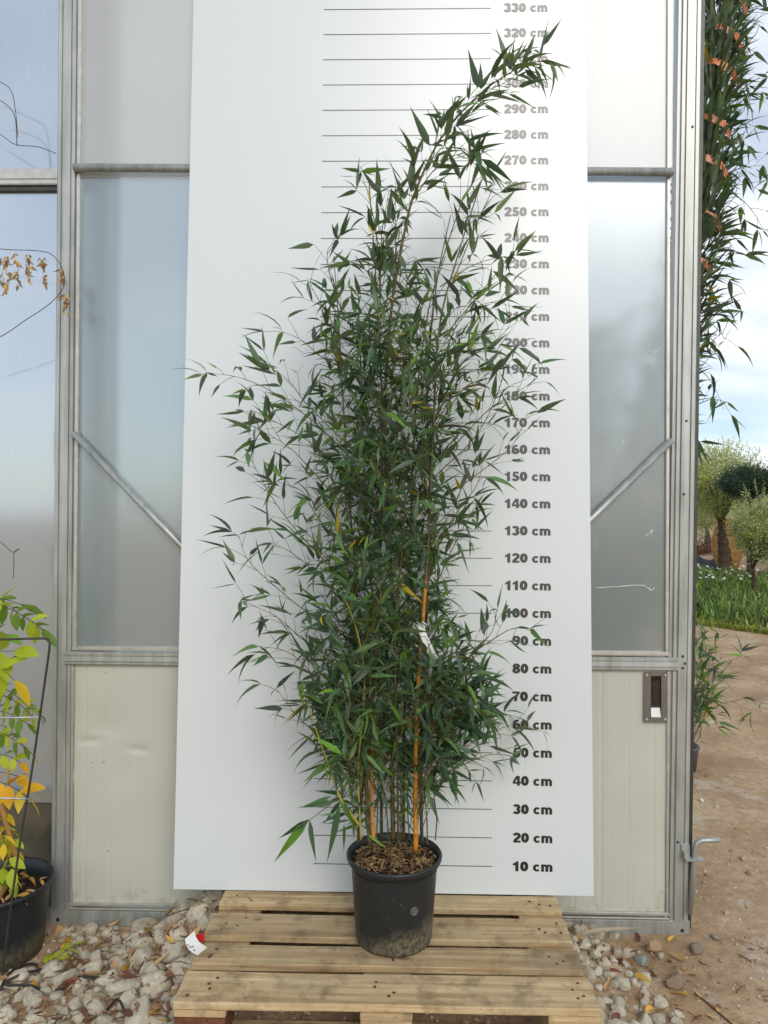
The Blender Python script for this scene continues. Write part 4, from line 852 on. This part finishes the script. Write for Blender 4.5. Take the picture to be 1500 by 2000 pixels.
# ================================================================== BEHIND THE DOOR: bundled bamboo, young bamboo
def bundle(axis, Y, rad, nl, label, tapes, sprigs, base):
    o = empty('bundled_bamboo', base, label, 'bamboo'); lv = []; tw = MB(); P = spline(axis, 24)
    MB().lathe([(.0001, 0), (.13, 0), (.155, .28), (.165, .285), (.165, .3), (.15, .3), (.145, .27), (.0001, .27)], base, 32).build('pot', [POTM], o, True)
    for kx in range(5):
        off = Vector((rnd(-.03, .03), rnd(-.03, .03), 0)); MB().tube([p+off for p in P[::6]]+[P[-1]+off], .007, 7).build('culm', [random.choice((COLIVE, CORANGE, CDARK))], o, True)
    for _ in range(nl):
        i = random.randrange(6, len(P)-1); t = (P[i+1]-P[i-1]).normalized(); a = rnd(0, 6.28); q = t.orthogonal().normalized(); q = Matrix.Rotation(a, 3, t) @ q; rr = rad*math.sqrt(random.random())*(1-.25*(i/len(P)))
        d = (t*rnd(.2, 1.1)+q*rnd(.1, .8)*(rr/rad)+Vector((0, 0, rnd(-.5, .2)))); lv.append(((pickmat((54, 26, 2, 1, 16)), random.randrange(6)), leaf_matrix(P[i]+q*rr, d, rnd(.07, .13))))
    for _ in range(260):
        i = random.randrange(4, len(P)-6); q = Vector((random.gauss(0, .5), random.gauss(0, .5), 0))*rad*1.3; tw.tube([P[i]+q*.6, P[i+3]+q, P[min(len(P)-1, i+5)]+q*1.05], .0013, 4, 0, False)
    for s in sprigs: branch([at(u, v_, Y+dy) for u, v_, dy in s], lv, tw, .105, .06, .06, (1, 2), start=.25, spread=.4, grav=.5)
    for s in range(46):
        i = random.randrange(20, len(P)-2); a = rnd(-1.0, 1.0); q = Vector((math.cos(a), .5*math.sin(a)-.1, rnd(.1, .8))).normalized()
        branch([P[i], P[i]+q*rad*.9, P[i]+q*rad*rnd(1.3, 1.9)+Vector((0, 0, -.02))], lv, tw, .1, .06, .05, (1, 3), start=.5, spread=.45, grav=.6)
    lv.sort(key=lsize, reverse=True); fl = [l for l in lv if pix(l[1].translation)[0] > 1352]
    for l in fl[:200]: link('leaf', TPL[l[0]], o, mw=l[1])
    ids = set(id(l) for l in fl[:200]); bake([l for l in lv if id(l) not in ids], 'foliage', BLM, o); tw.build('twigs', [TWIG], o, True, kind='stuff')
    for (u, v_, tilt) in tapes:
        p = at(u, v_, Y); i = min(range(1, len(P)-1), key=lambda i_: (P[i_]-p).length); c_ = P[i]; n_ = 28; V = []; t = (P[i+1]-P[i-1]).normalized(); ax = (t+Vector((tilt, 0, 0))).normalized(); e1 = ax.orthogonal().normalized(); e2 = ax.cross(e1); rr = rad*.8
        for k_ in range(n_):
            an = 2*math.pi*k_/n_; q = c_+(e1*math.cos(an)+e2*math.sin(an))*rr*(1+.05*math.sin(k_*1.7)); V += [q-ax*.014, q+ax*.014]
        link('tape', mesh('tape', V, [(2*k_, 2*((k_+1) % n_), 2*((k_+1) % n_)+1, 2*k_+1) for k_ in range(n_)], TAPE, True), o)
    return o
TAPE = plain('orange_tape', S(226, 134, 84), .4, 0, .5, .1)
BYY = .62
base = Vector((at(1180, 1500, BYY).x, BYY, gz(.7, BYY)-.005))
axis_ = [base+Vector((0, 0, .26)), at(1188, 1250, BYY), at(1230, 1050, BYY), at(1285, 820, BYY), at(1335, 600, BYY), at(1368, 420, BYY), at(1385, 250, BYY), at(1405, 100, BYY), at(1432, -80, BYY), at(1445, -200, BYY)]
bundle(axis_, BYY, .115, 4200, 'tall bamboo bundled tightly with orange tape behind the door edge', [(1432, 20, .5), (1392, 150, .45), (1385, 255, .45), (1375, 335, .45), (1368, 432, .4), (1350, 525, .4), (1310, 700, .5), (1290, 780, .5), (1248, 965, .5), (1236, 1090, .5), (1415, 90, .5)],
  [[(1400,350,0),(1440,330,-.02),(1490,322,-.02)],[(1400,370,0),(1450,360,-.02),(1500,352,-.03)],[(1395,400,0),(1440,385,0),(1475,420,-.02),(1490,450,-.02)],[(1395,480,0),(1420,470,0),(1435,490,0)],[(1370,600,0),(1410,590,0),(1448,606,0)],[(1370,640,0),(1400,630,0),(1415,665,0)],[(1365,720,0),(1385,740,0),(1405,775,0)],[(1362,790,0),(1390,780,0),(1420,785,0)],[(1410,180,0),(1460,160,0),(1500,150,0)],[(1400,250,0),(1450,190,0),(1490,180,0)],[(1420,60,0),(1470,40,0),(1510,20,0)],[(1380,560,0),(1400,545,0),(1425,545,0)],[(1365,690,0),(1380,690,0),(1398,690,0)]], base)
# two further bundles added inside to darken the pane, at most seen as shadows
for bx_, by_, tz, lb_ in ((.86, .98, 2.5, 'bamboo tied up with orange tape, added behind the frosted door pane to darken it, next to the tallest bundle'), (.50, .85, 2.3, 'bamboo tied up with orange tape, added out of sight behind the white board to darken the pane')):
    b2 = Vector((bx_, by_, gz(bx_, by_)-.005)); bundle([b2+Vector((0, 0, .26)), b2+Vector((.02, 0, .9)), b2+Vector((.06, 0, 1.6)), b2+Vector((.12, 0, tz))], by_, .17, 1500, lb_, [pix(b2+Vector((.03, 0, h_)))+(.4,) for h_ in (1.0, 1.3, 1.7, 2.0)], [], b2)
YB = 1.75
yb0 = onz(1350, 1500, -.08); yb0.z = gz(yb0.x, yb0.y)
yb0.x -= .06
yg = empty('young_bamboo', yb0, 'small young bamboo with arching leaves in a grey pot behind the door edge', 'bamboo'); lv = []; tw = MB(); Y2 = yb0.y
MB().lathe([(.0001, 0), (.085, 0), (.10, .13), (.107, .135), (.107, .15), (.095, .15), (.09, .12), (.0001, .12)], yb0, 28).build('pot', [plain('grey_plastic', S(92, 90, 92), .5)], yg, True)
for s in ([(1345,1480,0),(1366,1440,0),(1368,1370,0),(1375,1300,0),(1372,1240,0)],[(1345,1480,0),(1366,1420,0),(1390,1360,0),(1420,1300,0),(1450,1280,0)],[(1340,1480,0),(1350,1400,-.1),(1358,1300,-.1),(1362,1250,-.1)],[(1345,1480,0),(1380,1400,.05),(1420,1370,.05),(1470,1390,.05)],[(1345,1480,0),(1370,1400,-.05),(1390,1390,-.05),(1400,1420,-.05)],[(1340,1480,0),(1360,1380,.1),(1380,1330,.1),(1400,1270,.1)]):
    pts = [at(u, v_, Y2+dy) for u, v_, dy in s]; pts[0] = yb0+Vector((rnd(-.02, .02), rnd(-.02, .02), .11)); branch(pts, lv, tw, .115, .07, .07, (1, 3), start=.3, spread=.45, grav=.5, mw=(30, 40, 12, 1, 10), r=.003)
for _ in range(12):
    pts = [yb0+Vector((rnd(-.03, .03), rnd(-.03, .03), .11)), at(rnd(1352, 1368), rnd(1360, 1430), Y2+rnd(-.1, .1)), at(rnd(1350, 1425), rnd(1230, 1370), Y2+rnd(-.15, .15))]; branch(pts, lv, tw, .11, .06, .07, (1, 3), start=.35, spread=.5, grav=.5, mw=(26, 40, 14, 2, 14), r=.0025)
for l in lv: link('leaf', TPL[l[0]], yg, mw=l[1])
tw.build('twigs', [TWIG], yg, True, kind='stuff')

# ================================================================== BACKGROUND: grass, daisies, olives
def gpt(u, v_): p = onz(u, v_, -.09); p.z = gz(p.x, p.y); return p
GR = [leafmat('grass_green', S(112, 142, 58), S(124, 148, 76), .7, .3, .5), leafmat('grass_yellow', S(160, 164, 76), S(160, 160, 90), .7, .3, .3), leafmat('weed_dark', S(78, 106, 56), S(92, 116, 68), .7, .3, .5)]
def gedge(x): return 8.6-.75*(x-3.6)+.5*math.sin(x*1.9)
V = []; F = []; MI = []
for _ in range(60000):
    x = rnd(2.6, 13); t = random.random(); y = gedge(x)+13*t**1.6
    if y < 5.2: continue
    g = gz(x, y); edge = sstep(0, 1.2, y-gedge(x)); h = rnd(.05, .14)+edge*rnd(.06, .34)*(1 if random.random() < .6 else .4); a = rnd(0, 6.28); w_ = rnd(.004, .012)+(.014 if random.random() < .2 else 0)
    d = Vector((math.cos(a), math.sin(a), 0)); s_ = Vector((-d.y, d.x, 0))*w_; p = Vector((x, y, g-.01)); n = len(V)
    m_ = p+d*h*.2+Vector((0, 0, h*.6)); e = p+d*h*rnd(.35, .8)+Vector((0, 0, h*rnd(.6, 1))); V += [p-s_*.6, p+s_*.6, m_+s_, m_-s_, e]; F += [(n, n+1, n+2, n+3), (n+3, n+2, n+4)]; q = 1 if random.random() < (.7 if edge < .35 else .16) else random.choice((0, 2)) if math.sin(x*3.1)*math.sin(y*2.3+x) < .2 else 2; MI += [q, q]
link('grass', mesh('grass', V, F, GR, True, MI), None, 'tall green weeds and grass growing along the dirt track', 'grass', kind='stuff')
DW = plain('daisy_white', S(238, 238, 228), .7, 0, .2, .03); DYL = plain('daisy_eye', S(220, 180, 50), .7)
mb = MB()
for i in range(9):
    a = 2*math.pi*i/9; b = a+.5; mb.add([(.004*math.cos(a), .004*math.sin(a), 0), (.026*math.cos(a), .026*math.sin(a), .003), (.026*math.cos(b), .026*math.sin(b), .003)], [(0, 1, 2)])
mb.lathe([(.0001, .006), (.007, .003), (.008, -.001)], (0, 0, 0), 8, 1); mb.tube([(0, 0, 0), (.004, 0, -.15), (0, 0, -.46)], .002, 4, 2); DM = mesh('daisy', mb.v, mb.f, [DW, DYL, GR[2]], False, mb.mi)
for _ in range(34):
    p = gpt(rnd(1362, 1480), rnd(1135, 1172)); p.z += rnd(.28, .34); p.z += .10; link('daisy', DM, None, 'white daisy standing in the green weeds', 'flower', 'daisies in the weeds', mw=Matrix.Translation(p) @ Matrix.Rotation(rnd(.2, .8), 4, 'X') @ Matrix.Rotation(rnd(0, 6), 4, 'Z') @ Matrix.Scale(rnd(.8, 1.25), 4))
OL = [leafmat('olive_leaf_light', S(166, 174, 104), S(182, 186, 136), .6, .25, .35), leafmat('olive_leaf_grey', S(122, 136, 90), S(152, 160, 126), .6, .25, .3), leafmat('olive_leaf_yellow', S(200, 196, 98), S(196, 192, 122), .6, .25, .3), leafmat('dark_crown_leaf', S(54, 74, 56), S(70, 88, 70), .6, .2, .3)]
def crown(cen, rad, ncl, nl, mats, sprig=0, lsz=(.05, .09), seed=1):
    r = np.random.default_rng(seed); V = []; F = []; MI = []
    cc = []
    for _ in range(ncl):
        d = r.normal(size=3); d /= np.linalg.norm(d); cc.append(np.array(cen)+d*np.array(rad)*r.uniform(.35, 1.0)**.6)
    def leaf(p, d, l, m_):
        d = d/np.linalg.norm(d); s_ = np.cross(d, r.normal(size=3)); s_ = s_/np.linalg.norm(s_)*l*.17; n = len(V); V.extend([p, p+d*l*.45+s_, p+d*l, p+d*l*.45-s_]); F.append((n, n+1, n+2, n+3)); MI.append(m_)
    for c_ in cc:
        out_ = (c_-np.array(cen)); out_ = out_/(np.linalg.norm(out_)+1e-6); m0 = r.choice(mats); sg = np.array(rad).mean()*.17
        for _ in range(nl//ncl): leaf(c_+r.normal(size=3)*sg, r.normal(size=3)*.7+out_*.6+np.array([0, 0, .35]), r.uniform(*lsz), m0 if r.random() < .6 else r.choice(mats))
    for _ in range(sprig):
        a = r.uniform(0, 6.28); q = r.uniform(0, 1)**.5; b_ = np.array(cen)+np.array([math.cos(a)*rad[0]*q, math.sin(a)*rad[1]*q, rad[2]*math.sqrt(1-q*q*.9)]); d = np.array([math.cos(a)*.35, math.sin(a)*.35, 1.])+r.normal(size=3)*.2; d /= np.linalg.norm(d); L_ = r.uniform(.25, .6)
        for i in range(22): leaf(b_+d*L_*i/22, d*.8+r.normal(size=3)*.6, r.uniform(*lsz)*.9, r.choice(mats[:2]))
    return V, F, MI
def tree(name, base, trunk, cen, rad, ncl, nl, mats, label, sprig=0, tr=.14, seed=1, group=None, lsz=(.05, .09)):
    o = empty(name, base, label, 'tree', group); P = spline(trunk, 8)
    mb = MB().tube(P, [tr*(1.5-.9*min(1, i/len(P)*1.1))*(1+.12*math.sin(i*1.9)) for i in range(len(P))], 12)
    for i in range(7):
        a = i*.9+seed; e = Vector(cen)+Vector((math.cos(a)*rad[0]*.6, math.sin(a)*rad[1]*.6, rad[2]*rnd(-.2, .5))); m_ = P[-1].lerp(e, .5)+Vector((0, 0, .1)); mb.tube(spline([P[-1], m_, e], 4), [tr*.55*(1-.09*q) for q in range(9)], 7)
    mb.build('trunk', [BARK], o, True); V, F, MI = crown(cen, rad, ncl, nl, mats, sprig, lsz, seed)
    link('crown', mesh('crown', [tuple(v) for v in V], F, OL, False, MI), o, kind='stuff'); return o
def px(u, v_, Y): return at(u, v_, Y)
b = gpt(1418, 1122); Y1 = b.y
tree('olive_tree', b, [b+Vector((0, 0, -.05)), px(1416, 1090, Y1), px(1411, 1050, Y1), px(1409, 1020, Y1)], px(1398, 945, Y1), (1.12, 1.2, .82), 90, 26000, [0, 0, 1, 2], 'old grey olive tree with a thick bent trunk behind the weeds', 90, .15, 3)
b = gpt(1472, 1168); Y3 = b.y
tree('olive_tree', b, [b+Vector((0, 0, -.05)), px(1473, 1140, Y3), px(1470, 1110, Y3)], px(1494, 1040, Y3), (.60, .6, .54), 60, 16000, [1, 0, 1, 2], 'small bushy olive tree in the weeds, nearest to the dirt track', 40, .05, 5, lsz=(.04, .07))
Y4 = Y1-2.0; b = px(1466, 1100, Y4); b.z = gz(b.x, b.y)
tree('clipped_tree', b, [b+Vector((0, 0, -.05)), px(1466, 1040, Y4), px(1464, 980, Y4)], px(1464, 942, Y4), (.72, .7, .32), 60, 16000, [3, 3, 3], 'dark green tree clipped into a dome beside the old olive', 0, .07, 8, lsz=(.05, .08))
b = gpt(1330, 1100); Y5 = b.y+2; b = Vector((px(1300, 1100, Y5).x, Y5, gz(5, Y5)))
tree('olive_tree', b, [b+Vector((0, 0, -.05)), b+Vector((.05, 0, .6)), b+Vector((0, 0, 1.1))], b+Vector((.3, 0, 1.9)), (1.8, 1.5, 1.05), 110, 30000, [1, 0, 1], 'broad grey olive tree half hidden behind the door edge', 60, .14, 11)
for i, (u, Y6, hh, rx) in enumerate(((1560, 22, 1.9, 1.8), (1660, 17, 1.8, 1.6), (1480, 30, 2.2, 2.6), (1380, 32, 2.2, 2.6), (1250, 26, 2.0, 2.0), (1100, 27, 2.0, 2.0))):
    q = px(u, 1000, Y6); b = Vector((q.x, Y6, gz(q.x, Y6))); tree('olive_tree', b, [b+Vector((0, 0, -.05)), b+Vector((.05, 0, .6)), b+Vector((0, 0, 1.1))], b+Vector((0, 0, hh)), (rx, rx, 1.0), 90, 16000, [1, 0, 1, 2], ['olive tree beside the clipped dome tree', 'olive tree right of the small bushy olive', 'far olive tree behind the clipped dome tree', 'far olive tree behind the old thick trunk', 'far olive tree behind the door', 'far olive tree behind the white board'][i], 40, .13, 20+i)
# large tan pot, brush pile and black sheet behind the trunk
p = gpt(1428, 1095); p.y = Y1+1.6; p.x = px(1421, 1050, p.y).x; p.z = gz(p.x, p.y); hh = px(1421, 1012, p.y).z-p.z; rr = (px(1441, 1050, p.y).x-px(1382, 1050, p.y).x)/2
pr = [(.0001, 0), (rr*.55, 0), (rr*.8, hh*.15), (rr*1.0, hh*.42), (rr*.98, hh*.6), (rr*.8, hh*.82), (rr*.62, hh*.92), (rr*.68, hh*.97), (rr*.66, hh), (rr*.55, hh*.98), (rr*.5, hh*.8)]
o = MB().lathe(pr, p, 36).build('clay_jar', [plain('tan_clay', S(196, 150, 92), .85, 0, .2, .3, 9, .3)], None, True); o['label'] = 'large tan clay jar standing behind the olive trunk'; o['category'] = 'jar'
q = gpt(1366, 1085); q.y += .6; mb = MB(); 
for _ in range(340):
    a = rnd(0, 6.28); s_ = q+Vector((random.gauss(0, .55), random.gauss(0, .4), abs(random.gauss(0, .32)))); d = Vector((math.cos(a), math.sin(a)*.6, rnd(-.2, .7)))*rnd(.2, .6); mb.tube([s_, s_+d*.5+Vector((0, 0, .04)), s_+d], rnd(.008, .02), 4, random.choice((0, 1)), False)
mb.build('brush_pile', [plain('red_twigs', S(112, 70, 56), .9), plain('brown_twigs', S(92, 72, 56), .9)], None, kind='stuff', label='heap of reddish brown cut branches behind the black sheet', cat='brush')
k = NT('black_mesh_sheet'); f = k.noise(k.obj(), 3, 4); SH = k.end(k.bsdf(k.ramp(f, (.3, S(40, 42, 50)), (.7, S(66, 68, 78))), .6, 0, .4, k.bump(f, .5, .1)))
c0 = gpt(1376, 1112); V = []; F = []
for j in range(15):
    for i in range(25):
        x = c0.x-1.3+2.3*i/24; y = c0.y-.55+1.5*j/14; h = .36*math.exp(-((j-7)/4.5)**2)*(1+.25*math.sin(i*.7))*sstep(0, 4, i)*sstep(24, 19, i) if i > 19 else .36*math.exp(-((j-7)/4.5)**2)*(1+.25*math.sin(i*.7)); V.append((x, y, gz(x, y)+.006+h+.015*math.sin(i*1.3+j)*(h > .05)))
F = [(j*25+i, j*25+i+1, (j+1)*25+i+1, (j+1)*25+i) for j in range(14) for i in range(24)]
link('ground_sheet', mesh('ground_sheet', V, F, SH, True), None, 'black woven sheet spread over a bank beside the olive trunk', 'sheet')
